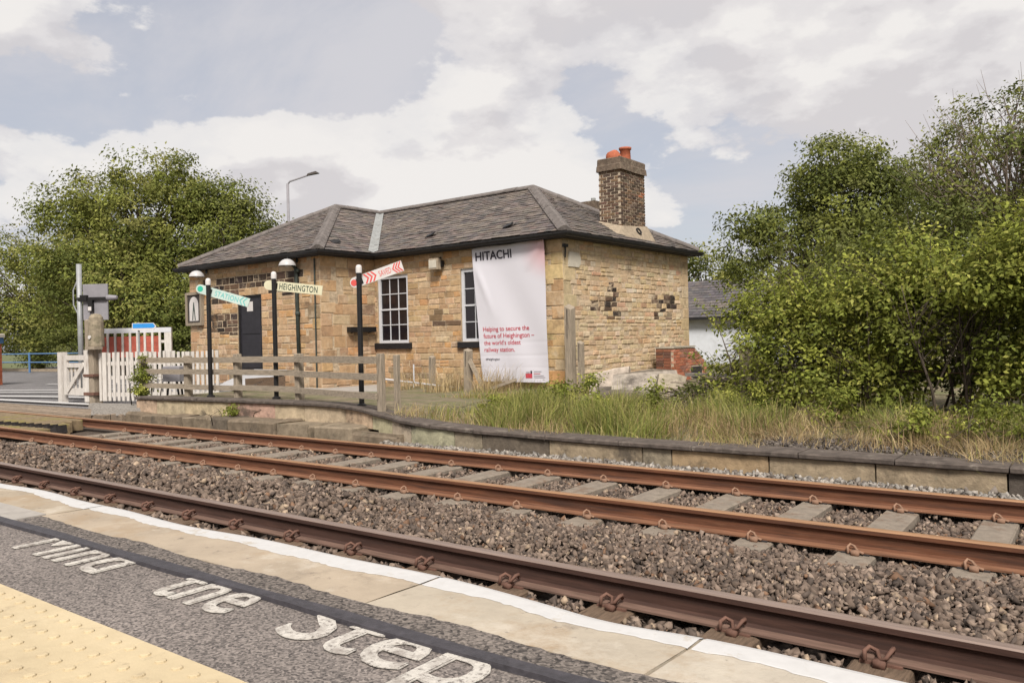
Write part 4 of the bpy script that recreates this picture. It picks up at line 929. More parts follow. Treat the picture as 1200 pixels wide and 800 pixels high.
# semaphore-style sign posts
def sign_post(pos, top, tilt, label, armm, L0, L1, base_z):
    t_ = thing('sign_post', label, 'sign post', (pos[0], pos[1], base_z), .60, group='three semaphore-style sign posts along the old platform')
    h = top - base_z
    b_ = MB(); b_.tube([(0, 0, -.05), (0, 0, h - .13)], .042, 'black_metal', 12); b_.lathe([(.075, 0), (.075, .03), (.045, .05)], 'black_metal', (0, 0, 0), 12); b_.build('post', t_, smooth=False)
    b_ = MB(); b_.lathe([(.05, h - .13), (.05, h - .05), (.042, h - .015), (.02, h), (.0, h + .002)], 'arm_white', (0, 0, 0), 12); b_.build('post_cap', t_, smooth=True)
    b_ = MB(); hw = .085; r0 = []
    for k in range(9):
        a = math.pi / 2 + math.pi * k / 8; r0.append((L0 + hw + hw * math.cos(a), hw * math.sin(a)))
    out_ = r0 + [(L1, -hw), (L1, hw)]; n_ = len(out_)
    ct, st = math.cos(tilt), math.sin(tilt)
    fr = frame((0, .062, h - .25), (ct, 0, st), (-st, 0, ct))
    b_.add([(x, y, z) for z in (.0, .016) for x, y in out_], [list(range(n_))[::-1], [n_ + k for k in range(n_)]] + [[k, (k + 1) % n_, n_ + (k + 1) % n_, n_ + k] for k in range(n_)], armm)
    arm = b_.build('arm', t_); arm.matrix_local = fr
    b_ = MB(); b_.box(-.05, .05, -.05, .05, .0165, .03, 'black_metal'); k_ = b_.build('arm_bracket', arm)
    return t_, arm
def disc(arm, x, r, m_):
    b_ = MB(); b_.add([(x + r * math.cos(a), r * math.sin(a), .0185) for a in np.linspace(0, 2 * math.pi, 20, endpoint=False)], [list(range(20))], m_); b_.build('printed_disc', arm)
def chevron(arm, x, d, m_, w_=.035):
    b_ = MB(); hw = .078; q = .055 * d
    b_.add([(x, -hw, .0185), (x + w_, -hw, .0185), (x + w_ + q, 0, .0185), (x + w_, hw, .0185), (x, hw, .0185), (x + q, 0, .0185)], [[0, 1, 2, 5], [5, 2, 3, 4]], m_); b_.build('printed_chevron', arm)
t_, arm = sign_post((-13.77, 8.754), 2.60, -.30, 'black sign post with a sloping white and green STATION arm near the door', 'arm_mint', -.27, .80, .33)
disc(arm, -.185, .055, 'sign_green'); text_mesh('printed_word', 'STATION', 'sign_teal', .47, .10, arm, Matrix.Translation((.115, -.05, .0175)), depth=.0012, bold=.01, space=1.1)
chevron(arm, .66, -1, 'sign_teal', .025); chevron(arm, .73, -1, 'sign_teal', .025)
t_, arm = sign_post((-12.024, 8.954), 2.62, -.125, 'black sign post with a cream HEIGHINGTON arm in front of the downpipe', 'arm_cream', -.20, .87, .33)
text_mesh('printed_word', 'HEIGHINGTON', 'sign_dark', .70, .115, arm, Matrix.Translation((.085, -.058, .0175)), depth=.0012, bold=.014, space=1.1)
t_, arm = sign_post((-9.434, 8.626), 2.535, .315, 'black sign post with a raised white and red SAVED arm in front of the window', 'arm_white', -.16, .72, .31)
disc(arm, -.095, .052, 'sign_red')
for k in range(3): chevron(arm, .075 + .062 * k, 1, 'sign_red', .03)
text_mesh('printed_word', 'SAVED', 'sign_red', .20, .09, arm, Matrix.Translation((.325, -.045, .0175)), depth=.0012, bold=.0)
for k in range(3): chevron(arm, .60 + .045 * k, -1, 'sign_red', .024)

# timber post and rail fence along the raised platform
fence = thing('wooden_fence', 'weathered three rail timber fence along the edge of the raised platform', 'fence')
FP = [(-16.3, 8.80), (-14.74, 8.88), (-13.197, 8.96), (-11.407, 8.98), (-8.766, 8.41)]
for k, (x, y) in enumerate(FP):
    b = MB(); w_ = .062 if k < 4 else .05; z0 = .25
    b.bevbox(x - w_, x + w_, y - w_, y + w_, z0, 1.13 + rnd.uniform(-.015, .015) + (.02 if k == 4 else 0), 'old_wood_v', b=.012, j=.006); b.build('post', fence)
b = MB(); b.bevbox(-8.60, -8.52, 8.50, 8.58, .2, 1.12, 'old_wood_v', b=.01, j=.005); b.build('post', fence)
for (x0, y0), (x1, y1) in zip(FP, FP[1:]):
    d = Vector((x1 - x0, y1 - y0, 0)); n = Vector((d.y, -d.x, 0)).normalized()
    for z, hh in ((1.045, .055), (.80, .05), (.515, .048)):
        b = MB(); c = Vector(((x0 + x1) / 2, (y0 + y1) / 2, z + rnd.uniform(-.012, .012))) + n * .085
        b.obox(c, d / 2 * .995, n * .02, Vector((0, 0, hh)), 'old_wood'); b.build('rail', fence)

# white picket fence, gate and posts by the crossing
pf = thing('picket_fence', 'worn white picket fence between the gate post and the wooden fence', 'fence')
p0, p1 = Vector((-19.15, 9.32, .03)), Vector((-16.2, 10.5, .06)); d = (p1 - p0); n_ = 26; dn = d.normalized(); nn = Vector((dn.y, -dn.x, 0))
for k in range(n_):
    c = p0.lerp(p1, k / (n_ - 1)); big = k in (1, 10, 19); w_ = .055 if big else .035; b = MB()
    top = 1.20 + rnd.uniform(-.015, .02); cc = c + nn * .03
    b.obox((cc.x, cc.y, (top + .06) / 2), dn * w_, nn * (.03 if big else .012), (0, 0, (top - .06) / 2), 'worn_white'); b.build('post' if big else 'picket', pf)
for z in (.95, .22):
    b = MB(); c = (p0 + p1) / 2; b.obox((c.x, c.y, z), d / 2, nn * .018, (0, 0, .045), 'worn_white'); b.build('rail', pf)
gt = thing('white_gate', 'small white braced wooden gate beside the road', 'gate', (-20.75, 9.18, .03), .02)
b = MB(); b.box(-.16, .02, -.08, .08, -.05, 1.2, 'worn_white'); b.build('post', gt)
for q in ((.06, .20), (1.1, 1.24)): b = MB(); b.box(q[0], q[1], -.035, .035, .15, 1.12, 'worn_white'); b.build('stile', gt)
for q in ((.15, .32), (.82, .93), (1.0, 1.12)): b = MB(); b.box(.2, 1.1, -.03, .03, q[0], q[1], 'worn_white'); b.build('rail', gt)
b = MB(); b.obox((.65, -.045, .57), (.42, 0, .33), (0, .015, 0), (-.03, 0, .05), 'worn_white'); b.build('brace', gt)
for x in (.36, .55, .75, .94): b = MB(); b.box(x - .035, x + .035, .0, .02, .32, .9, 'worn_white'); b.build('picket', gt)
gp = thing('gate_post', 'thick weathered timber gate post with a rounded brown cap', 'gate post', (-19.35, 9.25, .02), .2)
b = MB(); b.bevbox(-.16, .12, -.13, .13, -.05, 1.98, 'old_wood_v', b=.03, j=.01); b.build('post', gp)
b = MB(); b.lathe([(.165, 1.32), (.175, 1.36), (.165, 1.9), (.15, 2.02), (.10, 2.09), (0, 2.11)], 'concrete_post', (.16, -.05, 0), 14); b.box(.0, .33, -.24, -.02, 1.26, 1.33, 'old_wood'); b.build('cap', gp, smooth=False)
b = MB(); b.lathe([(.045, 0), (.045, .02), (0, .02)], 'arm_white', (.16, -.222, 1.55), 10, axis=(0, -1, 0)); b.build('button', gp)
b = MB(); b.box(-.19, .16, -.16, .16, .62, .68, 'clip_dark'); b.box(-.19, .16, -.16, .16, .18, .25, 'clip_dark'); b.build('iron_strap', gp)
# white paint on the lower part
b = MB(); b.box(-.175, -.02, -.145, -.131, .02, 1.25, 'worn_white'); b.build('painted_board', gp)

sg = thing('crossing_signal', 'grey steel pole with the back of a crossing light board', 'crossing signal', (-22.6, 10.45, .0), .60)
b = MB(); b.tube([(0, 0, -.05), (0, 0, 3.62)], .068, 'galv', 14); b.build('pole', sg, smooth=True)
b = MB(); b.bevbox(.10, .80, -.02, .03, 2.08, 3.06, 'grey_paint', b=.01); b.build('backboard', sg)
b = MB(); b.box(-.02, .78, -.09, -.021, 2.62, 2.70, 'black_metal'); b.box(.30, .42, -.13, -.021, 2.30, 2.62, 'black_metal'); b.box(.07, .26, -.12, -.021, 2.60, 2.76, 'black_metal'); b.build('bracket', sg)
b = MB(); b.lathe([(.07, 0), (.08, .06), (.055, .28), (0, .30)], 'grey_paint', (.78, -.02, 2.68), 12, axis=(1, 0, 0)); b.build('lamp_hood', sg)
b = MB(); b.box(.31, .40, -.138, -.131, 2.33, 2.44, 'arm_white'); b.build('label_plate', sg)
b = MB(); b.tube([(-.06, 0, 3.15), (-.16, -.02, 2.9), (-.16, -.02, 2.5), (-.07, 0, 2.28)], .018, 'galv', 6); b.build('cable', sg)

bar = thing('crossing_barrier', 'white crossing gate panel with faded red bands behind the picket fence', 'barrier', (-23.2, 11.3, .0), .62)
b = MB(); b.box(-.3, 2.05, -.04, .04, 1.72, 1.86, 'white_paint'); b.build('top_rail', bar)
for q in ((1.85, 2.05), (-.3, -.12)): b = MB(); b.box(*q, -.035, .035, .03, 1.72, 'worn_white'); b.build('end_post', bar)
b = MB(); b.box(-.12, 1.85, -.02, .02, 1.42, 1.50, 'worn_white'); b.box(-.12, 1.85, -.02, .02, .4, .5, 'worn_white'); b.build('rail', bar)
for k in range(9): b = MB(); x = .0 + k * .215; b.box(x - .032, x + .032, -.05, -.021, .3, 1.72, 'worn_white'); b.build('slat', bar)
for k in range(9): b = MB(); x = -.1 + k * .215; b.box(x - .075, x + .075, -.045, -.0205, 1.02, 1.62, 'red_paint'); b.build('red_band', bar)
bs = thing('direction_sign', 'small blue and white pointed direction sign above the barrier', 'sign', (-21.35, 11.4, 0.0), .60)
b = MB(); b.tube([(0, .05, 0), (0, .05, 1.99)], .028, 'galv', 8); b.build('post', bs)
b = MB(); q = [(-.16, 1.77), (.44, 1.77), (.52, 1.87), (.44, 1.97), (-.16, 1.97)]; b.add([(x, y, z) for y in (0, .015) for x, z in q], [[0, 1, 2, 3, 4], [9, 8, 7, 6, 5]] + [[k, (k + 1) % 5, 5 + (k + 1) % 5, 5 + k][::-1] for k in range(5)], 'arm_white'); pn = b.build('panel', bs)
b = MB(); b.add([(-.14, -.003, 1.83), (.44, -.003, 1.83), (.49, -.003, 1.88), (.43, -.003, 1.955), (-.14, -.003, 1.955)], [[0, 1, 2, 3, 4]], 'sign_blue'); b.build('blue_field', pn)
text_mesh('sign_lettering', 'Footpath', 'arm_white', .34, .06, pn, frame((-.08, -.006, 1.865), (1, 0, 0), (0, 0, 1)), depth=.001) if False else None
cb = thing('equipment_cabinet', 'small grey equipment box on legs at the end of the picket fence', 'cabinet', (-15.75, 9.2, .28), .3)
b = MB(); b.bevbox(-.22, .22, -.14, .14, .30, .62, 'grey_paint', b=.015); b.build('box', cb)
for x, y in ((-.15, -.08), (.15, -.08), (.1, .08)): b = MB(); b.tube([(x, y, 0), (x * .7, y, .31)], .022, 'black_metal', 6); b.build('leg', cb)

# pale cellar hatch and slab in front of the door
ht = thing('cellar_hatch', 'sloping pale metal hatch on the ground below the door', 'hatch', bl(-8.0, -2.75, .14), TH)
b = MB(); b.obox((0, .0, .28), (.72, 0, 0), (0, .62, .20), (0, -.008, .03), 'alu'); b.build('sheet', ht)
b = MB(); b.box(-.72, -.66, -.58, .55, 0, .2, 'plank_grey'); b.box(.66, .72, -.58, .55, 0, .34, 'sleeper_wood'); b.box(-.66, .66, .5, .56, 0, .44, 'plank_grey'); b.build('kerb', ht)
b = MB(); b.obox((-.55, -1.2, .10), (.62, 0, 0), (0, .35, .03), (0, 0, .02), 'alu'); b.box(-1.1, 0, -1.5, -.9, .0, .06, 'gutter'); b.build('lower_sheet', ht)
pd = thing('concrete_pad', 'pale cracked concrete pad along the foot of the wing wall', 'pad'); b = MB()
q = [bl(-7.6, -3.3, .165), bl(-3.9, -1.9, .165), bl(-6.2, .1, .165), bl(-6.3, -1.7, .165), bl(-7.7, -1.75, .165)]; n = len(q)
b.add(q + [v_ - Vector((0, 0, .1)) for v_ in q], [list(range(n))] + [[k, k + n, (k + 1) % n + n, (k + 1) % n] for k in range(n)], 'pad'); b.build('slab', pd)

# white metal rail left in the grass, posts and leaning plank before the banner
mr = thing('metal_handrail', 'thin white metal rail with one upright standing below the window', 'handrail', bl(-4.33, -.5, .1), TH)
b = MB(); b.tube([(0, 0, 0), (0, 0, .63)], .02, 'white_paint', 8); b.build('upright', mr); b = MB(); b.tube([(-1.35, -.05, .27), (0, 0, .17), (1.6, .0, .06)], .022, 'white_paint', 8); b.build('rail', mr)
for (x, y, z0, z1, w_, tx, lab) in ((-2.25, -.8, .0, 1.12, .075, .02, 'short weathered timber post at the left edge of the banner'), (-3.75, -.45, .0, .95, .06, .02, 'low grey stump of timber between the two windows'),
                                   (.29, -.3, .05, 2.05, .085, .0, 'tall split grey timber post at the corner of the gable wall'), (.52, -.25, .05, 1.25, .055, .0, 'shorter grey timber post beside the tall split post')):
    t_ = thing('timber_post', lab, 'post', bl(x, y, z0), TH)
    b = MB(); h = z1 - z0; b.add([(-w_, -w_, 0), (w_, -w_, 0), (w_, w_, 0), (-w_, w_, 0), (-w_ + tx, -w_, h * .97), (w_ + tx, -w_, h * .93), (w_ + tx, w_, h * .96), (-w_ + tx, w_, h)], BOXF_Q if False else [[0, 3, 2, 1], [4, 5, 6, 7], [0, 1, 5, 4], [1, 2, 6, 5], [2, 3, 7, 6], [3, 0, 4, 7]], 'old_wood_v'); b.build('shaft', t_)
    b = MB(); b.add([(-w_ * .4 + tx, -w_ - .006, h * .62), (-w_ * .2 + tx, -w_ - .006, h * .62), (tx, -w_ - .006, h * .93), (-w_ * .3 + tx, -w_ - .006, h * .95)], [[0, 1, 2, 3]], 'soffit'); b.build('split', t_)
for (p, q, w_, lab) in (((-2.15, -.85, .85), (-1.55, -1.0, .12), .05, 'brown plank leaning down against the foot of the banner'), ((-1.6, -1.0, .16), (-.75, -.9, .42), .035, 'thin pale stick lying below the banner')):
    t_ = thing('leaning_plank', lab, 'plank', (0, 0, 0)); p, q = bl(*p), bl(*q); d = q - p; s_ = Vector((0, -1, .2)).normalized(); b = MB()
    b.obox((p + q) / 2, d / 2, s_ * .018, d.normalized().cross(s_) * w_, 'old_wood'); b.build('board', t_)

# rubble and brick bunker by the gable
def slab_thing(lab, pos, ax, ay, az, m_, j=.03, c=(.3, .25, .19)):
    t_ = thing('stone_slab', lab, 'stone slab', pos); t_['group'] = 'broken slabs below the gable wall'
    ax, ay, az = map(Vector, (ax, ay, az)); b_ = MB(); pts = []
    for k in (-1, 1):
        for jx, jy in ((-1, -1), (-.3, -1.05), (.4, -.96), (1, -1), (1.04, .2), (1, 1), (.2, 1.04), (-1, 1)):
            pts.append(ax * jx + ay * jy + az * k + Vector((rnd.uniform(-j, j), rnd.uniform(-j, j), rnd.uniform(-j, j))))
    b_.add(pts, [list(range(8))[::-1], [8 + k for k in range(8)]] + [[k, (k + 1) % 8, 8 + (k + 1) % 8, 8 + k] for k in range(8)], m_, c); b_.build('block', t_)
    return t_
slab_thing('large tilted grey slab leaning on the rubble below the gable', (-6.95, 13.35, .42), (.52, .26, .03), (-.10, .26, .17), (.02, -.03, .05), 'edge_stone', .045, (.26, .225, .19))
slab_thing('pale cream broken slab standing at the right of the rubble', (-6.35, 13.15, .33), (.20, .12, -.05), (.05, .03, .27), (.05, -.08, .02), 'edge_stone', c=(.42, .36, .28))
slab_thing('pale pinkish slab standing at the left of the rubble', (-7.95, 13.8, .38), (.32, .20, .06), (.0, .05, .24), (.03, -.06, .02), 'edge_stone', c=(.44, .37, .31))
slab_thing('dark low slab lying at the front of the rubble', (-7.25, 13.0, .26), (.38, .2, .0), (-.12, .2, .05), (.0, .0, .06), 'edge_stone', c=(.12, .10, .08))
bk = thing('brick_bunker', 'low red brick bunker with sloping top against the gable wall', 'brick bunker', bl(.03, 0, 0), TH)
RBK = [(.30, .105, .06), (.36, .14, .085), (.25, .095, .06), (.38, .19, .13), (.22, .11, .08)]
b = MB(); prof_ = [(4.02, .05), (5.95, .05), (5.95, .55), (5.25, .98), (4.02, .98)]
b.add([(x, y, z) for x in (0, .50) for y, z in prof_], [[0, 1, 2, 3, 4], [9, 8, 7, 6, 5]] + [[k, k + 5, (k + 1) % 5 + 5, (k + 1) % 5] for k in range(5)], 'brick_mortar'); b.build('core', bk)
z = .06; r = 0
while z < .93:
    u = 4.02 - (.11 if r % 2 else 0); ymax = 5.95 if z < .5 else lerp(5.95, 5.25, (z + .065 - .55) / .43)
    while u < ymax - .05:
        a, c = max(u + .006, 4.015), min(u + .218, ymax)
        if c - a > .04 and not (5.0 < (a + c) / 2 < 5.62 and .14 < z < .47):
            b = MB(); b.bevbox(.44, .515, a, c, z, z + .063, 'brick', b=.006, c=jit(rnd.choice(RBK), .2), j=.004); b.build('brick', bk)
        u += .225
    u = .0
    while u < .44:
        b = MB(); b.bevbox(u + .005, min(u + .212, .435), 4.0, 4.06, z, z + .063, 'brick', b=.006, c=jit(rnd.choice([(.11, .06, .045), (.2, .08, .05), (.15, .07, .05)]), .2), j=.004); b.build('brick', bk); u += .22
    z += .075; r += 1
b = MB(); b.box(.40, .52, 5.0, 5.64, .14, .46, 'rubber'); b.build('dark_opening', bk)
b = MB(); b.box(-.02, .54, 3.98, 5.24, .985, 1.02, 'pale_patch', j=.01); b.build('cap_slab', bk)
# fallen boards and rails between the bunker and the concrete post
BD = [((-6.15, 13.5, .60), (-4.05, 12.3, .66), 'long grey rail lying from the bunker to the concrete post'), ((-5.75, 12.9, .34), (-4.6, 12.35, .50), 'brown board tipped on the brushwood below the long rail'),
      ((-5.2, 13.9, .78), (-3.5, 13.2, .82), 'upper grey plank resting level behind the concrete post'), ((-6.1, 12.7, .3), (-5.1, 12.9, .42), 'short pale board on the brushwood before the bunker')]
bp_ = thing('brushwood_pile', 'heap of dead brown branches and brushwood below the long rail', 'brushwood', (-5.3, 12.7, .1)); b = MB()
for k in range(420):
    x, y = rnd.gauss(0, .55), rnd.gauss(0, .30); zt = .52 * math.exp(-(x / .8) ** 2 - (y / .45) ** 2); z = rnd.uniform(0, zt + .05); a_ = rnd.gauss(-.45, .5); ln_ = rnd.uniform(.2, .7); dz = rnd.gauss(0, .10)
    d_ = Vector((math.cos(a_) * ln_, math.sin(a_) * ln_, dz)); p_ = Vector((x, y, z)); b.tube([p_ - d_ * .5, p_ + Vector((0, 0, rnd.uniform(-.03, .04))), p_ + d_ * .5], [.011, .008, .004], rnd.choice(['twig', 'bark', 'old_wood']), 4, cap=False)
b.build('branches', bp_, kind='stuff')
for p, q, lab in BD:
    t_ = thing('fallen_board', lab, 'board', (0, 0, 0)); p, q = Vector(p), Vector(q); d = q - p; s_ = d.cross(Vector((0, 0, 1))).normalized(); b = MB()
    b.obox((p + q) / 2, d / 2, s_ * .05, Vector((0, 0, .028)), 'plank_grey'); b.build('timber', t_)
cp = thing('concrete_post', 'mossy concrete fence post at the left end of the bushes', 'post', (-4.33, 11.55, .1), .4)
b = MB(); b.bevbox(-.085, .085, -.085, .085, 0, 1.02, 'concrete_post', b=.02, j=.008); b.build('shaft', cp)
b = MB(); b.bevbox(.095, .22, -.03, .1, 0, .92, 'concrete_post', b=.02, j=.01); b.build('strut', cp)
wf = thing('wire_fence', 'slack rusty fence wires strung through the bushes', 'wire fence')
for z in (.52, .80):
    b = MB(); b.tube([(-4.33, 11.46, z), (-3.2, 11.3, z - .05), (-2.1, 11.2, z), (-1.1, 11.15, z - .04), (-.2, 11.1, z), (3, 11.0, z)], .0028, 'clip_dark', 4); b.build('wire', wf)

# ------------------------------------------------------------------ background buildings, road furniture
ct_ = thing('white_cottage', 'low whitewashed cottage with slate roof behind the gable and bushes', 'house', (-16.5, 30.2, 0), .03)
b = MB(); b.box(0, 10.5, 0, 5, -.2, 2.05, 'whitewash'); b.build('wall', ct_)
b = MB(); b.add([(-.2, -.25, 1.98), (10.7, -.25, 1.98), (10.7, 2.5, 3.62), (-.2, 2.5, 3.62), (-.2, 5.25, 1.98), (10.7, 5.25, 1.98)], [[0, 1, 2, 3], [3, 2, 5, 4], [0, 3, 4], [1, 5, 2]], 'slate', (.07, .062, .066)); rf = b.build('roof', ct_)
b = MB()
for r in range(14):
    t0, t1 = r / 14, (r + 1.25) / 14; u = -.2 - (.15 if r % 2 else 0)
    while u < 10.6:
        a, c = max(u, -.2), min(u + .295, 10.7); y0, z0, y1, z1 = lerp(-.25, 2.5, t0), lerp(1.98, 3.62, t0) + .03, lerp(-.25, 2.5, min(t1, 1)), lerp(1.98, 3.62, min(t1, 1)) + .008
        b.add([(a, y0, z0), (c, y0, z0), (c, y1, z1), (a, y1, z1)], [[0, 1, 2, 3]], 'slate', jit((.085, .076, .08), .2)); u += .30
b.build('slating', rf, kind='stuff')
b = MB(); b.box(-.25, 10.75, -.34, -.24, 1.90, 2.0, 'gutter'); b.build('gutter', ct_)
b = MB(); b.obox((2.3, .75, 2.72), (.14, 0, 0), (0, .1, .06), (0, -.03, .06), 'gutter'); b.build('roof_vent', rf)
sl = thing('street_lamp', 'tall grey street lamp with a single arm behind the roof', 'street lamp', (-36.95, 28.6, 0), .64)
b = MB(); b.tube([(0, 0, 0), (0, 0, 3), (0, 0, 10.3)], [.11, .09, .075], 'grey_paint', 10); b.build('column', sl, smooth=True)
b = MB(); b.tube([(0, 0, 10.25), (.12, 0, 10.42), (1.25, 0, 10.78)], .05, 'grey_paint', 8); b.build('arm', sl, smooth=True)
b = MB(); b.add([(1.1, -.11, 10.72), (1.75, -.13, 10.84), (1.82, 0, 10.84), (1.75, .13, 10.84), (1.1, .11, 10.72), (1.15, -.07, 10.84), (1.6, -.08, 10.96), (1.6, .08, 10.96), (1.15, .07, 10.84)],
      [[4, 3, 2, 1, 0], [0, 1, 6, 5], [1, 2, 6], [2, 3, 7], [2, 7, 6], [3, 4, 8, 7], [4, 0, 5, 8], [5, 6, 7, 8]], 'soffit'); b.build('lantern', sl)
br = thing('brick_pier', 'orange brick pier with a blue painted stone cap at the roadside', 'pier', (-33.8, 12.15, 0), .5)
b = MB(); b.box(-1.2, .42, -.3, .3, -.1, 1.56, 'brick_mortar'); b.build('core', br)
for r in range(20):
    u = -1.2 - (.11 if r % 2 else 0)
    while u < .42:
        a, c = max(u + .006, -1.205), min(u + .215, .425)
        if c - a > .04: b = MB(); b.box(a, c, -.312, -.25, .0 + r * .077, .0 + r * .077 + .066, 'brick', jit(rnd.choice([(.44, .14, .065), (.40, .12, .06), (.47, .18, .09)]), .15)); b.build('brick', br)
        u += .225
    b = MB(); b.box(.36, .432, -.30, .30, .0 + r * .077, .0 + r * .077 + .066, 'brick', jit((.40, .12, .06), .15)); b.build('brick', br)
b = MB(); b.box(-1.25, .47, -.36, .36, 1.56, 1.78, 'blue_paint'); b.build('cap_band', br); b = MB(); b.bevbox(-1.3, .52, -.4, .4, 1.782, 1.92, 'pale_patch', b=.03); b.build('cap_stone', br)
hr = thing('blue_railing', 'blue metal railing along the far side of the road', 'railing')
RP = [(-52, 19.3), (-48.2, 19.5), (-44.6, 19.7), (-41.2, 19.9), (-37.5, 20.1)]
for x, y in RP: b = MB(); b.tube([(x, y, 0), (x, y, 1.12)], .06, 'blue_paint', 8); b.build('post', hr)
for (x0, y0), (x1, y1) in zip(RP, RP[1:]):
    for z in (1.05, .58): b = MB(); b.tube([(x0, y0, z), (x1, y1, z)], .04, 'blue_paint', 6); b.build('rail', hr)
b = MB(); b.box(-60, -36, 20.6, 21.2, 0, .14, 'render'); b.build('kerb', kind='structure')

# ------------------------------------------------------------------ vegetation
def leaf_mesh(name, Pn, size, cols, parent, out_dir=None, aspect=.5, upbias=.6, mname='leaf', **props):
    """one folded four-point leaf per point; faces turn outwards from the crown and up to the light, as leaves do"""
    n = len(Pn); nr = rng.normal(size=(n, 3)) * .55; nr[:, 2] += upbias
    if out_dir is not None: nr += out_dir * .75
    nr /= np.linalg.norm(nr, axis=1, keepdims=True)
    a = rng.normal(size=(n, 3)); a[:, 2] -= .35; a -= nr * (a * nr).sum(1, keepdims=True); a /= np.linalg.norm(a, axis=1, keepdims=True) + 1e-9
    s_ = np.cross(a, nr); l = size[:, None]
    V = np.stack([Pn, Pn + a * l * .45 + s_ * l * aspect * .5 + nr * l * .10, Pn + a * l - nr * l * .08, Pn + a * l * .45 - s_ * l * aspect * .5 + nr * l * .10], 1)
    F = np.arange(n * 4).reshape(n, 4)
    return np_mesh(name, V.reshape(-1, 3), F, np.repeat(cols, 4, 0), mname, parent, **props)
def crown_points(lobes, n_clump, per, spread, shell=.55):
    """clumps of leaves spread through a set of ellipsoids, denser towards the outside; returns points, clump ids, clump centres"""
    wts = np.array([l[3] * l[4] * l[5] for l in lobes]) ** (2 / 3); wts /= wts.sum(); li = rng.choice(len(lobes), n_clump, p=wts)
    Lb = np.array(lobes)[li]; d = rng.normal(size=(n_clump, 3)); d /= np.linalg.norm(d, axis=1, keepdims=True)
    r = shell + (1.03 - shell) * rng.random(n_clump) ** .6
    out_ = rng.random(n_clump) < .16; r[out_] *= rng.uniform(1.02, 1.13, out_.sum())
    Cn = Lb[:, :3] + d * Lb[:, 3:6] * r[:, None]
    cnt = rng.integers(int(per * .4), int(per * 1.5), n_clump); ids = np.repeat(np.arange(n_clump), cnt)
    sp = spread * rng.uniform(.55, 1.35, n_clump)
    off_ = np.clip(rng.normal(size=(len(ids), 3)), -1.7, 1.7) * sp[ids][:, None]; off_[:, 2] *= .6
    return Cn[ids] + off_, ids, Cn, Lb[:, :3]
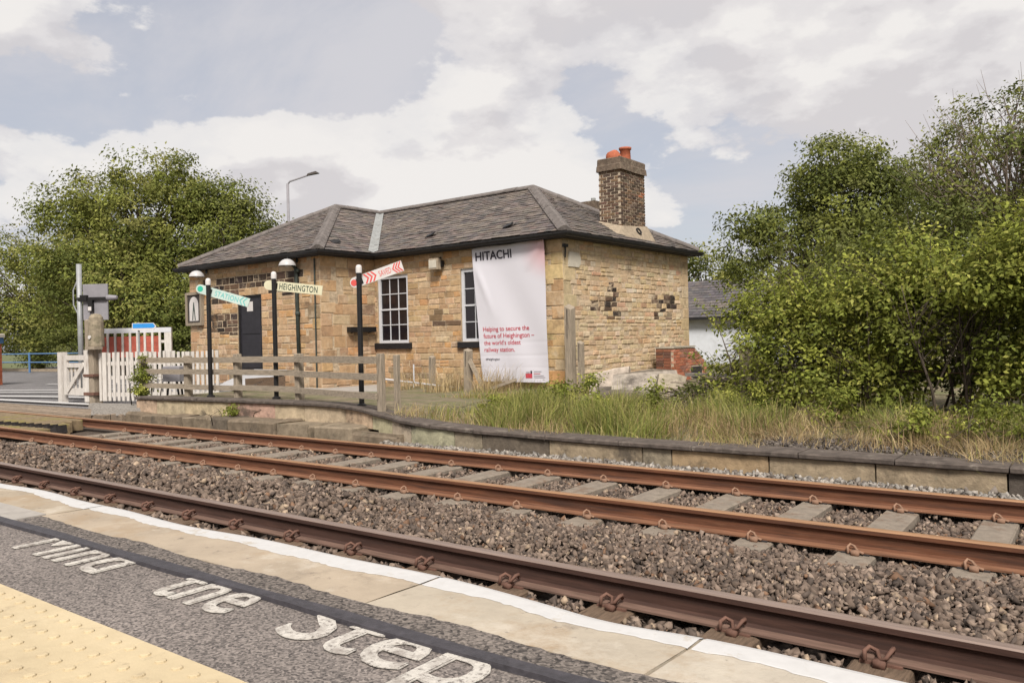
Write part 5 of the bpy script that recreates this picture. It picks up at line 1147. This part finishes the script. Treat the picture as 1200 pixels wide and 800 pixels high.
def plant(name, label, cat, base, lobes, n_clump, per, spread, leaf, pal, group=None, trunk_r=.15, stems=1, shell=.55, zmin=.15, branches=60, twig='bark', bare=0, upb=.6, aspect=.5, shoots=0, shoot_len=1.0):
    t_ = thing(name, label, cat, base, 0, group); base_v = np.array(base)
    Pn, ids, Cn, Lc = crown_points(lobes, n_clump, per, spread, shell)
    ok = Pn[:, 2] > zmin; Pn, ids = Pn[ok], ids[ok]
    pal = np.array(pal); cc = pal[rng.choice(len(pal), len(Cn))] * rng.uniform(.75, 1.25, (len(Cn), 1)); C = cc[ids] * rng.uniform(.7, 1.3, (len(ids), 1))
    size = leaf * rng.uniform(.6, 1.3, len(ids)); od = Pn - Lc[ids]; od /= np.linalg.norm(od, axis=1, keepdims=True) + 1e-9
    # trunk, limbs and twigs reaching the clumps
    b_ = MB(); top = np.mean([l[:3] for l in lobes], 0); hh = max(l[2] for l in lobes)
    roots = []
    for s_ in range(stems):
        a = 2 * math.pi * s_ / max(stems, 1) + rnd.uniform(-.4, .4); rr = (0 if stems == 1 else rnd.uniform(.08, .35) * (1 if stems < 4 else 1.6))
        bx, by = rr * math.cos(a), rr * math.sin(a); tx, ty = (top[0] + bx * 2.0, top[1] + by * 1.5)
        pts = [(bx, by, -.15), (lerp(bx, tx, .25) + rnd.uniform(-.06, .06) * hh * .2, lerp(by, ty, .25), hh * .22), (lerp(bx, tx, .6) + rnd.uniform(-.08, .08) * hh * .2, lerp(by, ty, .6) + rnd.uniform(-.05, .05), hh * .5), (tx, ty, hh * .85)]
        b_.tube(pts, [trunk_r, trunk_r * .8, trunk_r * .55, trunk_r * .15], twig, 8); roots.append(pts)
    tr = b_.build('trunk' if stems == 1 else 'stems', t_, smooth=True, **({} if stems == 1 else {'kind': 'stuff'}))
    b_ = MB(); sel = rng.choice(len(Cn), min(branches, len(Cn)), replace=False)
    for i in sel:
        c = Cn[i]; pts = rnd.choice(roots); k = rnd.uniform(.3, .8); idx = min(int(k * 3), 2); p = Vector(pts[idx]).lerp(Vector(pts[idx + 1]), k * 3 - idx)
        q = Vector(c); mid = p.lerp(q, .5) + Vector((rnd.uniform(-.1, .1), rnd.uniform(-.1, .1), .08)) * (q - p).length
        r0 = trunk_r * .30; b_.tube([p, mid, q], [r0, r0 * .55, r0 * .15], twig, 5, cap=False)
        for z_ in range(bare):
            e = q + Vector((rnd.gauss(0, 1), rnd.gauss(0, 1), rnd.gauss(.6, .7))) * spread * 1.6; b_.tube([mid.lerp(q, rnd.uniform(.4, 1)), mid.lerp(e, .7), e], [r0 * .25, r0 * .16, r0 * .06], twig, 3, cap=False)
    b_.build('branches', t_, smooth=True)
    if shoots:          # long young shoots standing out of the crown, leaves along each
        b2 = MB(); sp_, sc2 = [], []
        for _ in range(shoots):
            c = Vector(Cn[rnd.randrange(len(Cn))]); o_ = c - Vector(top); o_.z = abs(o_.z) * .6 + .25; dv = o_.normalized() + Vector((rnd.gauss(0, .25), rnd.gauss(0, .25), .55)); dv.normalize()
            ln_ = rnd.uniform(.35, .85) * shoot_len; p2 = c + dv * ln_ * .5; p3 = c + dv * ln_ + Vector((rnd.gauss(0, .06), rnd.gauss(0, .06), -.08)) * ln_
            b2.tube([c, p2, p3], [.006, .004, .002], twig, 4, cap=False); cl_ = np.array(rnd.choice(list(pal))) * rnd.uniform(.9, 1.35)
            for q in range(int(26 * ln_ / shoot_len) + 6):
                t = rnd.random(); e_ = (c.lerp(p2, t * 2) if t < .5 else p2.lerp(p3, t * 2 - 1)) + Vector((rnd.gauss(0, .022), rnd.gauss(0, .022), rnd.gauss(0, .022))); sp_.append(e_); sc2.append(cl_ * rnd.uniform(.8, 1.25))
        b2.build('shoots', t_, kind='stuff'); Pn = np.concatenate([Pn, np.array(sp_)]); C = np.concatenate([C, np.array(sc2)]); size = np.concatenate([size, leaf * rng.uniform(.6, 1.15, len(sp_))]); od = np.concatenate([od, np.zeros((len(sp_), 3))])
    leaf_mesh('crown', Pn, size, C, t_, od, upbias=upb, aspect=aspect)
    return t_
# foliage colours
GL = [(.170, .20, .044), (.145, .176, .038), (.205, .228, .056), (.11, .14, .032), (.23, .245, .072)]
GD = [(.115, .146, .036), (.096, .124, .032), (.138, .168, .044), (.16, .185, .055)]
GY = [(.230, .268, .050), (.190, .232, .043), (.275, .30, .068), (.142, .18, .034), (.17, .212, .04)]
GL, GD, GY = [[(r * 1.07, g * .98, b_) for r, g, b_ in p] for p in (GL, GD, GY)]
# trees beyond the road, left of the station
plant('roadside_tree', 'tallest broad leafy tree beyond the road left of the station', 'tree', (-35.6, 19.6, 0),
      [(0, 0, 6.9, 3.2, 3.0, 2.3), (-2.0, -1.2, 5.6, 2.7, 2.4, 2.0), (1.7, 1.5, 6.0, 2.4, 2.4, 2.2), (.5, .2, 9.2, 1.9, 1.8, 1.15), (-1.5, -1.3, 8.3, 1.7, 1.6, 1.2), (.6, .5, 4.0, 3.2, 3.0, 2.0), (-2.5, -1.5, 3.4, 2.4, 2.2, 1.8), (-3.0, -2.2, 7.6, 1.5, 1.4, 1.25), (2.2, 1.6, 7.9, 1.4, 1.4, 1.1)],
      560, 100, .40, .17, GL, 'trees beyond the road', .28, branches=120)
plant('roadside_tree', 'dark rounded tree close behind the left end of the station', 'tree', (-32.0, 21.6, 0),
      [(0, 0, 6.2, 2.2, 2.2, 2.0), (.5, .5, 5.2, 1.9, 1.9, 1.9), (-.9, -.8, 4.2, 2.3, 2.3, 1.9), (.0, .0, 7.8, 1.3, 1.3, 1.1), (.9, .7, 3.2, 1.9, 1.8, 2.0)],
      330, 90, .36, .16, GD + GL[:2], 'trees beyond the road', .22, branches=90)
plant('roadside_tree', 'lower spreading tree at the left edge beyond the blue railing', 'tree', (-52.6, 21.9, 0),
      [(0, 0, 5.2, 4.0, 3.2, 2.6), (-2.0, -1.5, 6.9, 2.3, 2.2, 1.7), (2.6, 1.5, 5.4, 2.6, 2.4, 1.8), (0, 0, 3.0, 4.4, 3.2, 2.0), (3.4, 2.2, 3.2, 2.6, 2.4, 2.2), (-3, -2, 3.2, 2.6, 2.2, 2.0)], 430, 90, .45, .19, GL, 'trees beyond the road', .25, branches=70)
plant('roadside_tree', 'pale bushy tree in front of the taller trees by the barrier', 'tree', (-33.5, 17.2, 0),
      [(0, 0, 3.6, 2.6, 2.2, 1.5), (1.4, 1.0, 2.6, 2.2, 2.2, 1.5), (-1.8, -1.0, 4.6, 1.9, 1.9, 1.3)], 250, 90, .36, .16, GL + GD[:1], 'trees beyond the road', .16, branches=60)
for k, (x, y, lab) in enumerate(((-47.5, 21.6, 'clipped dark hedge bush behind the blue railing at the left edge'), (-43.2, 21.9, 'hedge bush behind the middle of the blue railing'), (-39.2, 21.6, 'hedge bush behind the right end of the blue railing'), (-34.0, 20.0, 'hedge bush behind the signal pole'),
                                (-30.0, 18.8, 'hedge bush behind the white crossing barrier'), (-26.6, 20.6, 'hedge bush between the barrier and the station wing'), (-52.0, 21.4, 'hedge bush farthest down the road'), (-57.0, 19.5, 'hedge bush beyond the brick pier'))):
    plant('hedge_bush', lab, 'hedge', (x, y, 0), [(0, 0, 1.5, 2.5, 1.2, 1.4), (1.2, .3, 2.3, 1.5, 1.0, 1.1), (-1.1, .3, 2.5, 1.3, 1.0, 1.0)], 150, 85, .30, .13, GD + GL[1:2], 'roadside hedge', .06, stems=4, branches=24, shell=.5)
for k, (x, y, h, lab) in enumerate(((-60, 30, 6.5, 'far tree beyond the roadside trees at the left edge'), (-24, 44, 7.0, 'distant tree behind the station roof'), (-18.2, 43.5, 6.6, 'rounded distant tree right of the gable above the cottage roof'), (-12, 45, 5.5, 'distant tree behind the cottage'))):
    plant('distant_tree', lab, 'tree', (x, y, 0), [(0, 0, h * .62, h * .42, h * .4, h * .36), (h * .2, 0, h * .45, h * .38, h * .3, h * .3)], 150, 80, .42, .22, GL + GD[:2], 'distant trees', .2, branches=30)
# trees behind the right-hand bushes
plant('garden_tree', 'tall dense green tree rising behind the bushes', 'tree', (-6.3, 25.4, 0),
      [(0, 0, 4.6, 2.3, 2.0, 1.8), (-.3, -.1, 6.35, 1.3, 1.25, 1.0), (-1.9, -1.0, 3.6, 1.5, 1.4, 1.4), (1.4, .6, 4.2, 1.6, 1.5, 1.7), (.2, .1, 5.4, 1.8, 1.7, 1.2), (-2.3, -1.5, 4.6, .8, .7, .6)],
      420, 95, .26, .125, GD + GL[:2], 'trees behind the bushes', .18, branches=90)
plant('garden_tree', 'thin half bare tree with pinkish twigs at the right edge', 'tree', (-1.8, 22.6, 0),
      [(0, 0, 5.3, 2.2, 1.9, 1.9), (-.9, -.5, 4.6, 1.5, 1.4, 1.5), (1.5, .6, 6.0, 1.9, 1.7, 1.3), (.6, 0, 3.2, 2.2, 1.6, 1.6)],
      300, 78, .27, .11, GD + GL[:3], 'trees behind the bushes', .16, branches=220, twig='twig', bare=5)
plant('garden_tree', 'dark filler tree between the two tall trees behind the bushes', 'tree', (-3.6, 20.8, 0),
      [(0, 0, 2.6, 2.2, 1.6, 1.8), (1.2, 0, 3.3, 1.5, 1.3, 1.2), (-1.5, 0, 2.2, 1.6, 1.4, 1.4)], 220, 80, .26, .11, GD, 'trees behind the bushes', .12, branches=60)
# bushes along the old fence line
BU = [((-3.95, 11.8), .95, 2.35, 11, 36, 'loose leafy bush nearest the gable with white wall showing through', GY, .2),
      ((-2.75, 11.55), 1.1, 2.45, 12, 48, 'full green bush right of the concrete post', GY[:4] + GL[:1], .12),
      ((-1.45, 11.45), 1.1, 2.9, 14, 48, 'tall bright green bush in the middle of the row', GY, .12),
      ((-.1, 11.25), 1.15, 3.05, 16, 48, 'big overhanging leafy bush at the right edge', GY, .12),
      ((1.6, 11.2), 1.2, 2.9, 12, 46, 'leafy bush just beyond the right edge', GY, .12),
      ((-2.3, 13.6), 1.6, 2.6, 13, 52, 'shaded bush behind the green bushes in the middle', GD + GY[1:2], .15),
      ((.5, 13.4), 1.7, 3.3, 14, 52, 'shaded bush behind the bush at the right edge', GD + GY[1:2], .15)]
for (x, y), rad, h, nl, per, lab, pal, low in BU:
    lobes = []
    for k in range(nl):         # many small uneven lobes instead of one dome
        a_ = rnd.uniform(0, 2 * math.pi); q = rad * math.sqrt(rnd.random()) * .9; zt = rnd.uniform(low, 1.0) if k > 2 else rnd.uniform(.75, 1.0)
        zz = (h - .45) * zt * (1 - .25 * (q / rad) ** 2); rr = rnd.uniform(.26, .60)
        lobes.append((q * math.cos(a_), q * math.sin(a_) * .7, max(zz, .42), rr * 1.15, rr, rr * rnd.uniform(.7, 1.0)))
    plant('bush', lab, 'bush', (x, y, .12), lobes, nl * 20, int(per * 1.35), .15, .070, pal, 'bushes along the old fence', .022, stems=6, shell=.4, zmin=.12, branches=80, upb=.9, aspect=.55, shoots=85, shoot_len=.75)
# reaching sprays at the top of the bushes
plant('bush', 'tall airy shoots reaching left above the loose bush', 'bush', (-4.3, 13.9, .12), [(0, 0, 2.5, .9, .5, .7), (.9, .2, 2.2, .9, .5, .9)], 70, 26, .16, .085, GD + GY[:1], 'bushes along the old fence', .025, stems=3, shell=.6, branches=60)
plant('weed_shrub', 'small bright green weed growing through the picket fence', 'weed', (-16.15, 8.72, .28), [(0, 0, .30, .24, .2, .30), (.05, 0, .62, .13, .13, .28)], 40, 40, .07, .06, GY, None, .012, stems=4, shell=.3, zmin=.0, branches=16)
for k, (x, y, h, lab) in enumerate(((-1.72, 9.0, .42, 'bright leafy weed above the coping under the middle bush'), (-1.1, 9.45, .5, 'leafy weed in the dry grass below the tallest bush'), (-.55, 9.25, .5, 'bright weed clump at the right edge above the coping'), (-2.7, 9.9, .5, 'weed clump under the bush by the concrete post'),
                                   (-4.0, 10.6, .5, 'weed clump at the foot of the concrete post'), (-5.2, 11.6, .5, 'dark bramble clump before the fallen boards'), (-6.9, 10.2, .55, 'tall green weed clump in the grass below the left of the banner'), (-6.1, 9.8, .6, 'tall weed clump in the grass below the right of the banner'), (-5.2, 10.0, .5, 'bushy weed clump in the grass before the rubble'), (-7.6, 9.6, .35, 'low weed clump at the left end of the tall grass'), (.1, 8.5, .4, 'bramble spilling over the coping at the right edge'), (-12.35, 8.26, .16, 'little weed hanging from a joint in the raised platform wall'))):
    plant('weed_clump', lab, 'weed', (x, y, .1), [(0, 0, h * .5, h * .8, h * .5, h * .5), (h * .3, 0, h * .9, h * .3, h * .3, h * .3)], max(10, int(70 * h)), 30, .06, .05, GY if k != 5 else GD, 'weed clumps along the old platform', .008, stems=4, shell=.2, zmin=.0, branches=14)

def grass(name, label, n, xr, yr, hr, pal, wts, dens=None, lean=.35, width=.006, zf=yard_z, seg=3):
    X = rng.uniform(*xr, n * 3); Y = rng.uniform(*yr, n * 3)
    if dens is not None: k = rng.random(len(X)) < dens(X, Y)
    else: k = np.ones(len(X), bool)
    X, Y = X[k][:n], Y[k][:n]; n = len(X)
    Z = np.array([zf(a, c) for a, c in zip(X, Y)]) - .02
    tuft = (np.sin(X * 5.3 + 1.7 * np.sin(Y * 3.1)) * np.sin(Y * 4.7 + 1.3 * np.sin(X * 2.3)) + .6 * np.sin(X * 11.1 + Y * 7.3) * np.sin(Y * 9.7)) * .5
    h = rng.uniform(*hr, n) * (dens(X, Y) ** .35 if dens is not None else 1) * np.clip(.85 + .55 * tuft, .3, 1.5)
    th = rng.normal(0, 1.1, n) + 3.0 * np.sin(X * 3.3) * np.sin(Y * 2.9 + 1) + 2.0; ln = np.abs(rng.normal(0, lean, n)) * h + .05 * h
    ph = rng.uniform(0, np.pi, n); wd = width * rng.uniform(.6, 1.5, n)
    V = []
    for k in range(seg + 1):
        t = k / seg; cx = X + np.cos(th) * ln * t ** 2; cy = Y + np.sin(th) * ln * t ** 2; cz = Z + h * (t - .25 * (ln / h) * t ** 2); w_ = wd * (1 - t * .85)
        V += [np.stack([cx - np.cos(ph) * w_, cy - np.sin(ph) * w_, cz], 1), np.stack([cx + np.cos(ph) * w_, cy + np.sin(ph) * w_, cz], 1)]
    V = np.stack(V, 1); m_ = 2 * (seg + 1)
    F = np.concatenate([np.stack([np.arange(n) * m_ + 2 * k, np.arange(n) * m_ + 2 * k + 1, np.arange(n) * m_ + 2 * k + 3, np.arange(n) * m_ + 2 * k + 2], 1) for k in range(seg)])
    pal = np.array(pal); C = pal[rng.choice(len(pal), n, p=wts)] * rng.uniform(.7, 1.3, (n, 1)) * np.clip(1 + .25 * tuft, .7, 1.3)[:, None]
    np_mesh(name, V.reshape(-1, 3), F, np.repeat(C, m_, 0), 'grass', kind='stuff', label=label, category='grass')
GRN = [(.20, .21, .05), (.15, .175, .042), (.27, .255, .08), (.33, .28, .12), (.11, .135, .036)]
DRY = [(.36, .27, .14), (.28, .20, .105), (.42, .33, .19), (.22, .15, .085), (.17, .16, .05)]
def d_tall(X, Y):
    e = np.array([path_at(COPE, x)[1] for x in X]) + .35
    return np.clip((X + 8.6) / 1.6, 0, 1) * np.clip((-3.2 - X) / 1.2, 0, 1) * np.clip((Y - e) / .35, 0, 1) * np.clip((11.6 - Y) / 1.0, 0, 1) * (.55 + .45 * np.sin(X * 2.6 + Y * 1.7) * np.sin(X * 1.1))
grass('tall_grass', 'tall green and yellow grass in front of the banner', 17000, (-8.8, -2.4), (8.2, 11.8), (.16, .60), GRN, [.27, .2, .24, .19, .1], d_tall, .55)
def d_dry(X, Y):
    e = np.array([path_at(COPE, x)[1] for x in X]) + .30
    return np.clip((X + 9.0) / 1.5, 0, 1) * np.clip((Y - e) / .3, 0, 1) * (.5 + .5 * np.sin(X * 1.9 + 1.3) * np.sin(Y * 2.3 + X)) * np.clip((12.3 - Y) / 1.5, 0, 1)
grass('dry_grass', 'dry straw coloured grass along the old platform and the building', 13000, (-9.0, 3.5), (8.2, 12.4), (.08, .36), DRY, [.3, .25, .2, .15, .1], d_dry, .6, .005)
grass('dry_stalks', 'dry tangled stalks below the bushes along the coping', 9000, (-4.5, 3.0), (8.4, 10.6), (.12, .36), DRY, [.25, .3, .15, .2, .1], lambda X, Y: np.clip((10.8 - Y) / 1.2, 0, 1) * np.clip((Y - 8.45) / .4, 0, 1) * (.35 + .65 * (np.sin(X * 3.1 + Y * 2) > -.2)), 1.5, .004)
grass('green_weeds', 'green grass and weeds under the bushes', 9000, (-4.8, 3.0), (9.3, 12.0), (.1, .42), GRN, [.3, .3, .1, .1, .2], lambda X, Y: .3 + .7 * (np.sin(X * 4.1 + Y) > 0), .8, .007)
grass('yard_grass', 'short patchy grass round the foot of the building', 9000, (-10.5, -3), (11.5, 15.6), (.06, .28), GRN[:3] + DRY[:2], [.25, .2, .15, .2, .2], lambda X, Y: .5 + .5 * np.sin(X * 1.7) * np.sin(Y * 2.1), .6, .006)
grass('straw', 'pale dead stalks standing against the front wall by the posts', 900, (-13.8, -10.6), (13.6, 14.7), (.25, .75), DRY, [.4, .2, .3, .05, .05], lambda X, Y: (np.sin(X * 4.4) > .1) * 1.0, .6, .006)
grass('edge_tufts', 'dry tufts hanging over the edge of the old low platform', 1500, (-8.5, 1.5), (7.95, 8.5), (.10, .30), DRY[:3] + GRN[2:4], [.3, .25, .2, .15, .1], lambda X, Y: (np.sin(X * 3.7 + 1) * np.sin(X * 1.3) > .25) * np.clip((Y - np.array([path_at(COPE, x)[1] for x in X]) - .05) / .2, 0, 1), 1.3, .004)
# dark clinker lying on the old platform behind the coping
rocks('clinker', 5000, (-3.2, 3), (8.38, 9.0), (.012, .03), lambda X, Y: np.array([yard_z(a, c) for a, c in zip(X, Y)]) + .012, [(.06, .05, .045), (.09, .075, .065), (.13, .11, .095)], lambda X, Y: np.ones(len(X), bool), label='dark clinker and gravel behind the coping at the right')
